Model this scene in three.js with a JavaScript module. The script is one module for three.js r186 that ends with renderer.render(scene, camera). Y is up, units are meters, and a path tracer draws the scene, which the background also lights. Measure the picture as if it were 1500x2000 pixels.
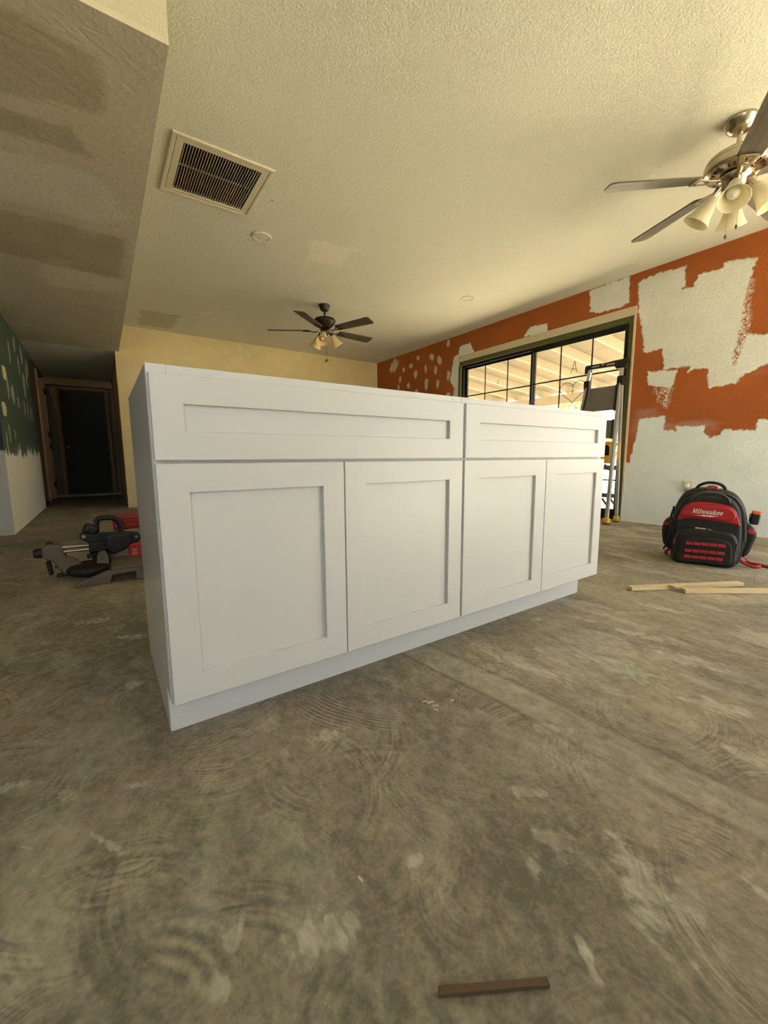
import * as THREE from 'three';
import { mergeGeometries } from 'three/addons/utils/BufferGeometryUtils.js';
import { RoundedBoxGeometry } from 'three/addons/geometries/RoundedBoxGeometry.js';
import { TextGeometry } from 'three/addons/geometries/TextGeometry.js';
import { FontLoader } from 'three/addons/loaders/FontLoader.js';

// ---------- camera, sky, sun, exposure ----------
const scene = new THREE.Scene();
const rad = THREE.MathUtils.degToRad;
const camera = new THREE.PerspectiveCamera(2 * Math.atan(1000 / 794.15) * 180 / Math.PI, 0.75, 0.05, 200);
camera.position.set(-0.0899, 0.6772, 1.0006);
camera.rotation.order = 'YXZ';
camera.rotation.set(rad(-7.6164), rad(-34.5692), rad(-0.3373));

const sunDir = new THREE.Vector3(0.72, 0.54, -0.44).normalize();
// bright hazy sky, whiter near the horizon
{
  const w = 256, h = 128, d = new Float32Array(w * h * 4);
  for (let y = 0, i = 0; y < h; y++) for (let x = 0; x < w; x++, i += 4) {
    const up = Math.max(0, Math.sin(((y + 0.5) / h - 0.5) * Math.PI)), t = Math.pow(up, 0.55);
    d[i] = 0.95 - 0.44 * t; d[i + 1] = 1.0 - 0.35 * t; d[i + 2] = 1.03 - 0.12 * t; d[i + 3] = 1;
  }
  const t = new THREE.DataTexture(d, w, h, THREE.RGBAFormat, THREE.FloatType);
  t.mapping = THREE.EquirectangularReflectionMapping; t.magFilter = t.minFilter = THREE.LinearFilter; t.needsUpdate = true;
  scene.background = t; scene.backgroundIntensity = 1.75;
}

const sun = new THREE.DirectionalLight(new THREE.Color(1.0, 0.94, 0.78), 48);
sun.name = 'sun';
sun.position.copy(sunDir).multiplyScalar(30);
sun.castShadow = true; sun.shadow.radius = 1;
Object.assign(sun.shadow.camera, { left: -16, right: 16, top: 16, bottom: -16, near: 1, far: 70 });
sun.shadow.mapSize.set(2048, 2048);
scene.add(sun, sun.target);

const renderer = new THREE.WebGLRenderer({ antialias: true });
renderer.toneMapping = THREE.LinearToneMapping;
renderer.toneMappingExposure = 3.1;
renderer.shadowMap.enabled = true;

// ---------- helpers ----------
function rng(seed) { let s = seed >>> 0; return () => { s = (s + 0x6D2B79F5) | 0; let t = Math.imul(s ^ (s >>> 15), 1 | s); t = (t + Math.imul(t ^ (t >>> 7), 61 | t)) ^ t; return ((t ^ (t >>> 14)) >>> 0) / 4294967296; }; }
const LAT = new Float32Array(65536); { const r = rng(77); for (let i = 0; i < 65536; i++) LAT[i] = r(); }
function vn(x, y) {
  const xi = Math.floor(x), yi = Math.floor(y), fx = x - xi, fy = y - yi, u = fx * fx * (3 - 2 * fx), v = fy * fy * (3 - 2 * fy);
  const a = xi & 255, b = (xi + 1) & 255, c = (yi & 255) << 8, d = ((yi + 1) & 255) << 8;
  const p = LAT[a + c], q = LAT[b + c], r = LAT[a + d], s = LAT[b + d];
  return p + (q - p) * u + (r - p + (p - q - r + s) * u) * v;
}
function fbm(x, y, o = 4) { let s = 0, a = 0.5, n = 0; for (let i = 0; i < o; i++) { s += a * vn(x, y); n += a; x = x * 2.03 + 17.3; y = y * 2.03 + 9.1; a *= 0.5; } return s / n; }
const sstep = (a, b, x) => { const t = Math.min(1, Math.max(0, (x - a) / (b - a))); return t * t * (3 - 2 * t); };
const lerp = (a, b, t) => a + (b - a) * t;
const toS = (c) => { c = c < 0 ? 0 : c > 1 ? 1 : c; return 255 * (c <= 0.0031308 ? 12.92 * c : 1.055 * Math.pow(c, 1 / 2.4) - 0.055); };
const SRGB_LUT = new Uint8Array(4097); for (let i = 0; i <= 4096; i++) SRGB_LUT[i] = Math.round(toS(i / 4096));
const enc = (c) => SRGB_LUT[c <= 0 ? 0 : c >= 1 ? 4096 : (c * 4096) | 0];
const lin = (hex) => { const c = new THREE.Color(hex); return [c.r, c.g, c.b]; };
// colour texture from fn(u, v, out) with linear colour values; v = 0 is the first row
function colorTex(w, h, fn) {
  const d = new Uint8Array(w * h * 4), o = [0, 0, 0];
  for (let y = 0, i = 0; y < h; y++) for (let x = 0; x < w; x++, i += 4) { fn((x + 0.5) / w, (y + 0.5) / h, o); d[i] = enc(o[0]); d[i + 1] = enc(o[1]); d[i + 2] = enc(o[2]); d[i + 3] = 255; }
  const t = new THREE.DataTexture(d, w, h); t.colorSpace = THREE.SRGBColorSpace; t.magFilter = THREE.LinearFilter; t.minFilter = THREE.LinearMipmapLinearFilter; t.generateMipmaps = true; t.needsUpdate = true; return t;
}
function grayTex(w, h, fn, repeat) {
  const d = new Uint8Array(w * h * 4);
  for (let y = 0, i = 0; y < h; y++) for (let x = 0; x < w; x++, i += 4) { const g = Math.max(0, Math.min(255, fn((x + 0.5) / w, (y + 0.5) / h) * 255)); d[i] = d[i + 1] = d[i + 2] = g; d[i + 3] = 255; }
  const t = new THREE.DataTexture(d, w, h); t.magFilter = THREE.LinearFilter; t.minFilter = THREE.LinearMipmapLinearFilter; t.generateMipmaps = true; t.needsUpdate = true;
  if (repeat) { t.wrapS = t.wrapT = THREE.RepeatWrapping; }
  return t;
}
const M = (name, color, roughness = 0.6, metalness = 0, extra = {}) => { const m = new (extra.transmission || extra.clearcoat || extra.sheen ? THREE.MeshPhysicalMaterial : THREE.MeshStandardMaterial)({ color, roughness, metalness, ...extra }); m.name = name; return m; };

function xf(g, x = 0, y = 0, z = 0, rx = 0, ry = 0, rz = 0) { if (rx || ry || rz) g.applyMatrix4(new THREE.Matrix4().makeRotationFromEuler(new THREE.Euler(rx, ry, rz))); g.translate(x, y, z); return g; }
const box = (w, h, d, x = 0, y = 0, z = 0, rx = 0, ry = 0, rz = 0) => xf(new THREE.BoxGeometry(w, h, d), x, y, z, rx, ry, rz);
const rbox = (w, h, d, r, x = 0, y = 0, z = 0, rx = 0, ry = 0, rz = 0, seg = 2) => xf(new RoundedBoxGeometry(w, h, d, seg, Math.min(r, w / 2.01, h / 2.01, d / 2.01)), x, y, z, rx, ry, rz);
const bx = (x0, x1, y0, y1, z0, z1) => box(x1 - x0, y1 - y0, z1 - z0, (x0 + x1) / 2, (y0 + y1) / 2, (z0 + z1) / 2);
const rbx = (x0, x1, y0, y1, z0, z1, r = 0.0015) => rbox(x1 - x0, y1 - y0, z1 - z0, r, (x0 + x1) / 2, (y0 + y1) / 2, (z0 + z1) / 2, 0, 0, 0, 1);
const cyl = (r0, r1, h, x = 0, y = 0, z = 0, rx = 0, ry = 0, rz = 0, n = 24) => xf(new THREE.CylinderGeometry(r0, r1, h, n), x, y, z, rx, ry, rz);
const sph = (r, x = 0, y = 0, z = 0, sx = 1, sy = 1, sz = 1, n = 20) => { const g = new THREE.SphereGeometry(r, n, Math.round(n * 0.7)); g.scale(sx, sy, sz); return xf(g, x, y, z); };
const V = (x, y, z) => new THREE.Vector3(x, y, z);
function tube(pts, r, seg = 24, rad_ = 8, closed = false, tension = 0.5) { return new THREE.TubeGeometry(new THREE.CatmullRomCurve3(pts.map((p) => V(...p)), closed, 'catmullrom', tension), seg, r, rad_, closed); }
const lathe = (pts, n = 36) => new THREE.LatheGeometry(pts.map((p) => new THREE.Vector2(p[0], p[1])), n);
// a bar of section w x h from a to b (w measured across, h along `up`)
function bar(a, b, w, h, up = [0, 1, 0], r = 0) {
  const A = V(...a), B = V(...b), d = B.clone().sub(A), L = d.length(); d.normalize();
  let u = V(...up); if (Math.abs(u.dot(d)) > 0.98) u = V(0, 0, 1);
  const s = new THREE.Vector3().crossVectors(u, d).normalize(), t = new THREE.Vector3().crossVectors(d, s);
  const g = r ? new RoundedBoxGeometry(w, h, L, 1, r) : new THREE.BoxGeometry(w, h, L);
  g.applyMatrix4(new THREE.Matrix4().makeBasis(s, t, d).setPosition(A.add(B).multiplyScalar(0.5))); return g;
}
function rod(a, b, r, n = 12, r2 = r) {
  const A = V(...a), B = V(...b), d = B.clone().sub(A), g = new THREE.CylinderGeometry(r2, r, d.length(), n);
  g.applyQuaternion(new THREE.Quaternion().setFromUnitVectors(V(0, 1, 0), d.normalize())); const m = A.add(B).multiplyScalar(0.5); g.translate(m.x, m.y, m.z); return g;
}
// polygon [[x,y]..] extruded along z by depth, centred, small bevel
function extr(pts, depth, bevel = 0, holes = [], seg = 1) {
  const s = new THREE.Shape(pts.map((p) => new THREE.Vector2(p[0], p[1])));
  for (const h of holes) s.holes.push(new THREE.Path(h.map((p) => new THREE.Vector2(p[0], p[1]))));
  const g = new THREE.ExtrudeGeometry(s, { depth: depth - 2 * bevel, bevelEnabled: bevel > 0, bevelSize: bevel, bevelThickness: bevel, bevelOffset: -bevel, bevelSegments: seg, curveSegments: 12 });
  g.translate(0, 0, -(depth - 2 * bevel) / 2); return g;
}
const merge = (gs) => gs.length === 1 ? gs[0] : mergeGeometries(gs.map((g) => { const n = g.index ? g.toNonIndexed() : g; for (const k of Object.keys(n.attributes)) if (!['position', 'normal', 'uv'].includes(k)) n.deleteAttribute(k); return n; }));
const taken = {};
function numbered(name) { const n = taken[name] = (taken[name] ?? -1) + 1; return n ? name + '_' + String(n).padStart(3, '0') : name; }
function obj(name, gs, material, parent = scene, label) {
  const m = new THREE.Mesh(merge(Array.isArray(gs) ? gs : [gs]), material); m.name = parent === scene ? numbered(name) : name;
  if (label) m.userData.label = label; parent.add(m); return m;
}
function thing(name, label, category, [x, y, z] = [0, 0, 0], turn = 0, group) {
  const o = new THREE.Group(); o.name = numbered(name); o.position.set(x, y, z); o.rotation.y = turn; o.userData = { label, category }; if (group) o.userData.group = group; scene.add(o); return o;
}
function tag(o, label, category, group) { o.userData.label = label; o.userData.category = category; if (group) o.userData.group = group; return o; }
function struct(name, gs, material, label, parent = scene, category) {
  const m = obj(name, gs, material, parent); if (parent === scene) { m.userData.kind = 'structure'; } if (label) m.userData.label = label; if (category) m.userData.category = category; return m;
}
function structGroup(name, label, category) { const g = new THREE.Group(); g.name = numbered(name); g.userData = { kind: 'structure', label, category }; scene.add(g); return g; }
function part(name, parent) { const g = new THREE.Group(); g.name = name; parent.add(g); return g; }
// uv from two axes, mapped so that [u0,u1] x [v0,v1] metres become 0..1
function planar(g, au, u0, u1, av, v0, v1) {
  const p = g.attributes.position, uv = new Float32Array(p.count * 2);
  for (let i = 0; i < p.count; i++) { uv[2 * i] = (p.getComponent(i, au) - u0) / (u1 - u0); uv[2 * i + 1] = (p.getComponent(i, av) - v0) / (v1 - v0); }
  g.setAttribute('uv', new THREE.BufferAttribute(uv, 2)); return g;
}
// box-mapped uv in metres
function metric(g, k = 1) {
  const p = g.attributes.position, n = g.attributes.normal, uv = new Float32Array(p.count * 2);
  for (let i = 0; i < p.count; i++) { const a = Math.abs(n.getX(i)), b = Math.abs(n.getY(i)), c = Math.abs(n.getZ(i)), x = p.getX(i), y = p.getY(i), z = p.getZ(i);
    const [s, t] = a >= b && a >= c ? [z, y] : b >= c ? [x, z] : [x, y]; uv[2 * i] = s * k; uv[2 * i + 1] = t * k; }
  g.setAttribute('uv', new THREE.BufferAttribute(uv, 2)); return g;
}
// signed distance (metres, negative inside) to a polygon
function sdPoly(P, x, y) {
  let d = 1e9, inside = false;
  for (let i = 0, j = P.length - 1; i < P.length; j = i++) {
    const [ax, ay] = P[j], [bx_, by] = P[i], ex = bx_ - ax, ey = by - ay, wx = x - ax, wy = y - ay, t = Math.max(0, Math.min(1, (wx * ex + wy * ey) / (ex * ex + ey * ey)));
    const dx = wx - ex * t, dy = wy - ey * t, q = dx * dx + dy * dy; if (q < d) d = q;
    if ((ay > y) !== (by > y) && x < (bx_ - ax) * (y - ay) / (by - ay) + ax) inside = !inside;
  }
  d = Math.sqrt(d); return inside ? -d : d;
}
const bounds = (P, m) => [Math.min(...P.map((p) => p[0])) - m, Math.max(...P.map((p) => p[0])) + m, Math.min(...P.map((p) => p[1])) - m, Math.max(...P.map((p) => p[1])) + m];
// ---------- the room: measured planes ----------
const XR = 4.384, ZF = -5.692, H = 2.455, YS = 2.107, XS = 0.221, ZS = -0.757, XL = -0.79, ZRET = -3.92, XW = -3.4, ZB = 2.6, ZE = -8.38;
const T = 0.12;
// orange-peel relief shared by drywall
const peel = grayTex(512, 512, (u, v) => {
  let s = 0; const k = [[38, 0.5], [76, 0.35], [140, 0.15]];
  for (const [f, a] of k) { // tileable value noise
    const x = u * f, y = v * f, xi = Math.floor(x), yi = Math.floor(y), fx = x - xi, fy = y - yi, su = fx * fx * (3 - 2 * fx), sv = fy * fy * (3 - 2 * fy);
    const L = (i, j) => LAT[((i % f) * 7 + f) % 256 + ((((j % f) * 11 + f * 3) % 256) << 8)];
    s += a * lerp(lerp(L(xi, yi), L(xi + 1, yi), su), lerp(L(xi, yi + 1), L(xi + 1, yi + 1), su), sv);
  }
  return sstep(0.3, 0.72, s);
}, true);
const peelFor = (w, h, tile = 0.55) => { const t = peel.clone(); t.repeat.set(w / tile, h / tile); t.needsUpdate = true; return t; };

// --- right wall: rust orange with rolled primer and spackle
const spot = (E) => E.map(([x, y, a, b, tilt = 0], i) => ({ x, y, a, b, c: Math.cos(tilt), s: Math.sin(tilt), k: i * 3.7 }));
const primerPolys = [
  [[-1.073, 2.367], [-0.886, 2.395], [-0.86, 2.384], [-0.677, 2.374], [-0.663, 2.2], [-0.694, 2.182], [-0.607, 2.178], [-0.573, 2.26], [-0.512, 2.264], [-0.398, 2.252], [-0.397, 2.29], [-0.293, 2.284], [-0.184, 2.253], [-0.218, 2.04], [-0.236, 1.818], [-0.25, 1.62], [-0.27, 1.43], [-0.43, 1.36], [-0.44, 1.438], [-0.535, 1.449], [-0.602, 1.419], [-0.579, 1.483], [-0.788, 1.493], [-0.822, 1.682], [-0.975, 1.68], [-0.998, 1.86], [-1.051, 2.065]],
  [[-0.2, 1.67], [0.06, 1.61], [0.08, 1.40], [-0.05, 1.41], [-0.196, 1.332], [-0.239, 1.28], [-0.418, 1.27], [-0.44, 1.42], [-0.25, 1.44], [-0.22, 1.56]],
  [[-0.923, 1.494], [-0.677, 1.474], [-0.703, 1.304], [-0.92, 1.368]],
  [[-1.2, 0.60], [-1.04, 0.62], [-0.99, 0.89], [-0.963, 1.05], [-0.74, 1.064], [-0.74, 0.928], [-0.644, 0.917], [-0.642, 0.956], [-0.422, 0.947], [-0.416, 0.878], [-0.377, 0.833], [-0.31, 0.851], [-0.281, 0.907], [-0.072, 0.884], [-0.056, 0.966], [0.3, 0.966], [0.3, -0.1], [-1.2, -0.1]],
  [[-1.562, 2.443], [-1.157, 2.454], [-1.144, 2.207], [-1.229, 2.18], [-1.452, 2.184], [-1.549, 2.222]],
  [[-2.391, 2.166], [-2.297, 2.266], [-2.07, 2.239], [-2.058, 2.144], [-2.252, 2.143]],
  [[-3.534, 2.137], [-3.51, 2.287], [-3.293, 2.297], [-3.211, 2.147], [-3.342, 2.137]],
  [[-3.7, 1.831], [-3.62, 2.174], [-3.5, 2.194], [-3.5, 1.5], [-3.66, 1.52], [-3.6, 1.7]],
  [[-5.8, 0.7], [-3.5, 0.78], [-3.5, -0.1], [-5.8, -0.1]],
].map((P) => ({ P, b: bounds(P, 0.06) }));
const dryPoly = { P: [[-0.857, 1.33], [-0.70, 1.31], [-0.73, 1.13], [-0.809, 1.2]], b: bounds([[-0.857, 1.33], [-0.71, 1.13]], 0.06) };
const dryPoly2 = { P: [[-0.2, 2.1], [-0.185, 1.67], [-0.22, 1.3], [-0.30, 1.42], [-0.27, 1.9]], b: bounds([[-0.3, 2.1], [-0.185, 1.3]], 0.06) };
const spackleR = spot([[-5.142, 2.31, 0.13, 0.1, 0.6], [-4.864, 2.197, 0.043, 0.045], [-4.657, 2.223, 0.051, 0.05], [-4.463, 2.314, 0.043, 0.046], [-4.124, 2.271, 0.05, 0.06, 0.7], [-4.269, 2.111, 0.034, 0.065], [-3.946, 2.173, 0.052, 0.075, 0.3], [-4.031, 2.041, 0.044, 0.075], [-4.53, 2.066, 0.049, 0.065], [-4.962, 2.047, 0.033, 0.062], [-5.007, 1.918, 0.034, 0.045], [-4.725, 1.897, 0.047, 0.055], [-4.247, 1.853, 0.047, 0.09], [-3.974, 1.825, 0.038, 0.07], [-3.738, 1.924, 0.041, 0.08], [-3.74, 2.391, 0.041, 0.055], [-4.498, 1.79, 0.039, 0.03], [-3.732, 1.633, 0.05, 0.03], [-5.1, 1.75, 0.05, 0.06], [-4.4, 1.6, 0.05, 0.07]]);
const ORANGE = [0.370, 0.094, 0.014], PRIMER = [0.76, 0.76, 0.70], PRIMER_SKYLIT = [0.80, 0.86, 0.86], SPACKLE = [0.64, 0.58, 0.47];  // lowest primer patch is bluer and lighter: cool skylight painted into its colour
const Z0R = -5.72, Z1R = 0.12;
function spotMask(S, x, y) {
  let m = 0;
  for (const e of S) { const dx = x - e.x, dy = y - e.y; if (dx * dx + dy * dy > 0.05) continue; const p = (dx * e.c + dy * e.s) / e.a, q = (-dx * e.s + dy * e.c) / e.b; const r = Math.sqrt(p * p + q * q) + (fbm(x * 26 + e.k, y * 14, 3) - 0.5) * 0.9; m = Math.max(m, 1 - sstep(0.82, 1.08, r)); }
  return m;
}
const texR = colorTex(2048, 1024, (u, v, o) => {
  const z = lerp(Z0R, Z1R, u), y = v * H;
  const f = fbm(z * 3, y * 3, 4), g = vn(z * 160, y * 160), roll = fbm(z * 90, y * 60, 2);
  let k = 0.86 + 0.28 * f + 0.06 * (g - 0.5);
  o[0] = ORANGE[0] * k; o[1] = ORANGE[1] * k; o[2] = ORANGE[2] * k;
  // dusty sanding haze rubbed over the orange low on the wall, in swipes
  let mask = 0, skyTint = 0;
  const ed = (fbm(z * 34, y * 34, 3) - 0.5) * 0.05;
  for (const q of primerPolys) { if (z < q.b[0] || z > q.b[1] || y < q.b[2] || y > q.b[3]) continue; const mm = 1 - sstep(-0.010, 0.007, sdPoly(q.P, z, y) + ed * 0.55 + (roll - 0.5) * 0.012); if (q === primerPolys[3]) skyTint = mm; mask = Math.max(mask, mm); }
  for (const [q, a] of [[dryPoly, 0.55], [dryPoly2, 0.5]]) if (z > q.b[0] && z < q.b[1] && y > q.b[2] && y < q.b[3]) { const s = sdPoly(q.P, z, y); mask = Math.max(mask, (1 - sstep(-0.03, 0.03, s + ed)) * sstep(a - 0.2, a + 0.2, vn(z * 150, y * 110) * 0.5 + roll * 0.5)); }
  const sw = sstep(0.55, 0.8, fbm(z * 2.2 + 4, y * 5.5, 4)) * (1 - sstep(1.35, 1.6, y)) * sstep(-1.1, -0.9, z) * 0.22;
  mask = Math.max(mask, sw);
  const pk = 0.93 + 0.12 * fbm(z * 7 + 3, y * 7, 3) - 0.05 * g;
  for (let c = 0; c < 3; c++) o[c] = lerp(o[c], lerp(PRIMER[c], PRIMER_SKYLIT[c], skyTint) * pk, mask);
  const s = spotMask(spackleR, z, y) * 0.92; if (s) for (let c = 0; c < 3; c++) o[c] = lerp(o[c], SPACKLE[c] * (0.9 + 0.2 * f), s);
});
const bumpR = peelFor(Z1R - Z0R, H);
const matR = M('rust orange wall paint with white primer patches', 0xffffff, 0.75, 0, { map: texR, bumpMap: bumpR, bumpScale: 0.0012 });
const DZ0 = -3.5, DZ1 = -1.1, DH = 2.045; // rough opening of the patio door
{
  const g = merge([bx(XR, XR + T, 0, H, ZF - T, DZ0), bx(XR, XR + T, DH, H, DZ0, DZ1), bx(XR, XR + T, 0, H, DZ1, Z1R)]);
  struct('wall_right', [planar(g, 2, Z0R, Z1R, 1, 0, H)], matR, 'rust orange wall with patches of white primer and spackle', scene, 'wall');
}
// its plain continuation towards and behind the camera, with a second window
const texR2 = colorTex(512, 256, (u, v, o) => { const z = u * 4.4, y = v * H, e = y - 0.93 - 0.08 * (vn(z * 3, 2) > 0.5 ? 1 : 0) + (fbm(z * 30, y * 30, 2) - 0.5) * 0.03, m = 1 - sstep(-0.01, 0.01, e), k = 0.86 + 0.28 * fbm(z * 3, y * 3, 4); for (let c = 0; c < 3; c++) o[c] = lerp(ORANGE[c] * k, PRIMER[c], m); });
const matR2 = M('rust orange wall paint over white primer', 0xffffff, 0.75, 0, { map: texR2 });
const W2 = { z0: 0.9, z1: 2.2, y0: 0.4, y1: 2.0 };
{
  const g = merge([bx(XR, XR + T, 0, H, Z1R, W2.z0), bx(XR, XR + T, W2.y1, H, W2.z0, W2.z1), bx(XR, XR + T, 0, W2.y0, W2.z0, W2.z1), bx(XR, XR + T, 0, H, W2.z1, ZB + T)]);
  struct('wall_right', [planar(g, 2, Z1R, Z1R + 4.4, 1, 0, H)], matR2, 'continuation of the orange wall beyond the red backpack', scene, 'wall');
}
// --- far wall: cream with faint spackle
const spackleF = spot([[1.046, 2.274, 0.025, 0.04], [1.387, 2.309, 0.05, 0.05], [1.62, 2.315, 0.06, 0.045], [1.821, 2.37, 0.045, 0.055], [1.945, 2.29, 0.043, 0.056], [2.284, 2.292, 0.031, 0.087], [2.423, 2.295, 0.025, 0.073], [2.794, 2.357, 0.05, 0.045], [1.049, 2.134, 0.062, 0.039], [2.9, 2.2, 0.06, 0.04], [3.3, 2.3, 0.05, 0.06], [1.7, 2.15, 0.07, 0.05]]);
const CREAM = [0.60, 0.475, 0.245];
const texF = colorTex(1024, 512, (u, v, o) => { const x = lerp(0.1, 4.4, u), y = v * H, k = 0.93 + 0.16 * fbm(x * 2.5, y * 2.5, 4), s = spotMask(spackleF, x, y) * 0.4, r = sstep(0.5, 0.75, fbm(x * 5 + 2, y * 8, 3)) * 0.25; for (let c = 0; c < 3; c++) o[c] = lerp(CREAM[c] * k, [0.66, 0.58, 0.40][c], Math.max(s, r)); });
const matF = M('cream wall paint with faint spackle', 0xffffff, 0.8, 0, { map: texF, bumpMap: peelFor(4.3, H), bumpScale: 0.001 });
struct('wall_far', [planar(bx(0.175, XR + T, 0, H, ZF - T, ZF), 0, 0.1, 4.4, 1, 0, H)], matF, 'cream wall with faint spackle spots beyond the white cabinets', scene, 'wall');

// --- ceiling
const CEIL = [0.72, 0.695, 0.575];
const ceilPatch = { P: [[1.486, -2.283], [1.60, -2.26], [1.70, -2.28], [1.78, -2.22], [1.93, -2.20], [1.90, -2.27], [1.80, -2.33], [1.88, -2.36], [1.86, -2.48], [1.93, -2.60], [1.78, -2.62], [1.572, -2.62], [1.55, -2.5], [1.50, -2.42]], b: [1.35, 2.1, -2.75, -2.1] };
const ceilDark = { P: [[0.43, -4.9], [0.62, -4.87], [0.9, -4.86], [0.86, -5.05], [0.89, -5.2], [0.85, -5.54], [0.46, -5.55], [0.44, -5.3], [0.46, -5.1]], b: [0.3, 1.0, -5.7, -4.75] };
const texC = colorTex(2048, 2048, (u, v, o) => {
  const x = lerp(XW, XR, u), z = lerp(ZF, ZB, v), k = 0.95 + 0.1 * fbm(x * 1.3, z * 1.3, 4); for (let c = 0; c < 3; c++) o[c] = CEIL[c] * k;
  const e = (fbm(x * 22, z * 22, 3) - 0.5) * 0.08;
  let q = ceilPatch; if (x > q.b[0] && x < q.b[1] && z > q.b[2] && z < q.b[3]) { const m = (1 - sstep(-0.02, 0.015, sdPoly(q.P, x, z) + e)) * 0.75; for (let c = 0; c < 3; c++) o[c] = lerp(o[c], [0.84, 0.77, 0.65][c], m); }
  q = ceilDark; if (x > q.b[0] && x < q.b[1] && z > q.b[2] && z < q.b[3]) { const m = (1 - sstep(-0.03, 0.02, sdPoly(q.P, x, z) + e)) * 0.55; for (let c = 0; c < 3; c++) o[c] = lerp(o[c], [0.42, 0.38, 0.28][c], m); }
  // hairline scuffs beside the grille, faint old roller marks
  { const nx = (x - 1.035) * 0.94 + (z + 1.98) * 0.34, nz = (z + 1.98) * 0.94 - (x - 1.035) * 0.34, nk = 1 - sstep(0.5, 1, Math.hypot(nx / 0.016, nz / 0.006)); if (nk) for (let c = 0; c < 3; c++) o[c] = lerp(o[c], [0.10, 0.07, 0.04][c], nk); }
  const st = sstep(0.62, 0.8, fbm(x * 3 + 8, z * 3, 4)) * 0.12; for (let c = 0; c < 3; c++) o[c] = lerp(o[c], [0.79, 0.76, 0.65][c], st);
});
const matC = M('beige textured ceiling paint', 0xffffff, 0.9, 0, { map: texC, bumpMap: peelFor(XR - XW, ZB - ZF, 0.33), bumpScale: 0.0011 });
// slab with a hole for the return-air grille
const VX0 = 0.372, VX1 = 0.947, VZ0 = -2.262, VZ1 = -1.672;
{
  const hx0 = VX0 + 0.04, hx1 = VX1 - 0.04, hz0 = VZ0 + 0.04, hz1 = VZ1 - 0.04;
  const g = merge([bx(XW - T, hx0, H, H + 0.1, ZF - T, ZB + T), bx(hx1, XR + T, H, H + 0.1, ZF - T, ZB + T), bx(hx0, hx1, H, H + 0.1, ZF - T, hz0), bx(hx0, hx1, H, H + 0.1, hz1, ZB + T)]);
  struct('ceiling', [planar(g, 0, XW, XR, 2, ZF, ZB)], matC, 'beige textured ceiling with mismatched patches', scene, 'ceiling');
}
// --- dropped soffit over the passage, with bands of joint compound
const soffDark = [[[-0.6, -0.9], [-0.241, -0.912], [-0.156, -0.923], [0.015, -0.939], [0.045, -1.06], [0.052, -1.174], [0.02, -1.242], [-0.058, -1.26], [-0.3, -1.329], [-0.7, -1.36]], [[-0.8, -1.43], [-0.315, -1.423], [-0.083, -1.396], [-0.03, -1.48], [-0.004, -1.562], [-0.34, -1.595], [-0.8, -1.61]], [[-0.9, -2.36], [-0.451, -2.338], [-0.003, -2.323], [0.17, -2.322], [0.16, -2.7], [0.15, -3.087], [-0.352, -3.045], [-0.552, -3.013], [-0.9, -3.0]]].map((P) => ({ P, b: bounds(P, 0.1) }));
const soffLight = [[[-0.363, -3.053], [0.179, -3.037], [0.2, -2.2], [0.235, -2.2], [0.21, -3.407], [-0.314, -3.543], [-0.379, -3.328]], [[-0.9, -1.72], [0.05, -1.7], [0.17, -2.1], [0.0, -2.22], [-0.9, -2.25]]].map((P) => ({ P, b: bounds(P, 0.1) }));
const SOFF = [0.50, 0.45, 0.33];
const texS = colorTex(1024, 2048, (u, v, o) => {
  const x = lerp(-1.6, 0.25, u), z = lerp(-5.8, -0.7, v), k = 0.9 + 0.2 * fbm(x * 4, z * 4, 4), n = vn(x * 120, z * 120); for (let c = 0; c < 3; c++) o[c] = SOFF[c] * k * (0.96 + 0.08 * n);
  const e = (fbm(x * 20, z * 20, 3) - 0.5) * 0.07; let m = 0, l = 0;
  for (const q of soffDark) if (x > q.b[0] && x < q.b[1] && z > q.b[2] && z < q.b[3]) m = Math.max(m, 1 - sstep(-0.03, 0.02, sdPoly(q.P, x, z) + e * 0.6));
  for (const q of soffLight) if (x > q.b[0] && x < q.b[1] && z > q.b[2] && z < q.b[3]) l = Math.max(l, 1 - sstep(-0.04, 0.02, sdPoly(q.P, x, z) + e));
  l = Math.max(l, sstep(0.6, 0.8, fbm(x * 5 + 1, z * 3 + 5, 4)) * 0.4);
  for (let c = 0; c < 3; c++) { o[c] = lerp(o[c], [0.33, 0.28, 0.18][c] * k * (0.94 + 0.12 * n), m * 0.68); o[c] = lerp(o[c], [0.62, 0.58, 0.47][c] * k, l * 0.6); }
});
const bumpS = grayTex(512, 512, (u, v) => { const a = fbm(u * 9, v * 9, 4); return sstep(0.35, 0.7, fbm(u * 40, v * 40, 3)) * 0.5 + a * 0.5; }, true);
bumpS.repeat.set(1.85 / 0.8, 5.1 / 0.8); bumpS.wrapS = bumpS.wrapT = THREE.MirroredRepeatWrapping;
texS.wrapS = texS.wrapT = THREE.MirroredRepeatWrapping;
const matS = M('tan soffit with smeared joint compound', 0xffffff, 0.85, 0, { map: texS, bumpMap: bumpS, bumpScale: 0.002 });
{
  const sf = structGroup('ceiling_soffit', 'dropped soffit patched with bands of joint compound', 'soffit');
  obj('underside', [planar(bx(XW, XS, YS, YS + 0.02, ZF, ZS), 0, -1.6, 0.25, 2, -5.8, -0.7)], matS, sf);
  const mf = M('cream soffit face paint', new THREE.Color(0.46, 0.425, 0.315), 0.85, 0, { bumpMap: peelFor(1, 1, 0.33), bumpScale: 0.0011 });
  obj('front_face', [metric(bx(XW, XS, YS + 0.02, H, ZS - 0.02, ZS))], mf, sf); obj('side_face', [metric(bx(XS - 0.02, XS, YS + 0.02, H, ZF, ZS - 0.02))], mf, sf);
}
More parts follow.
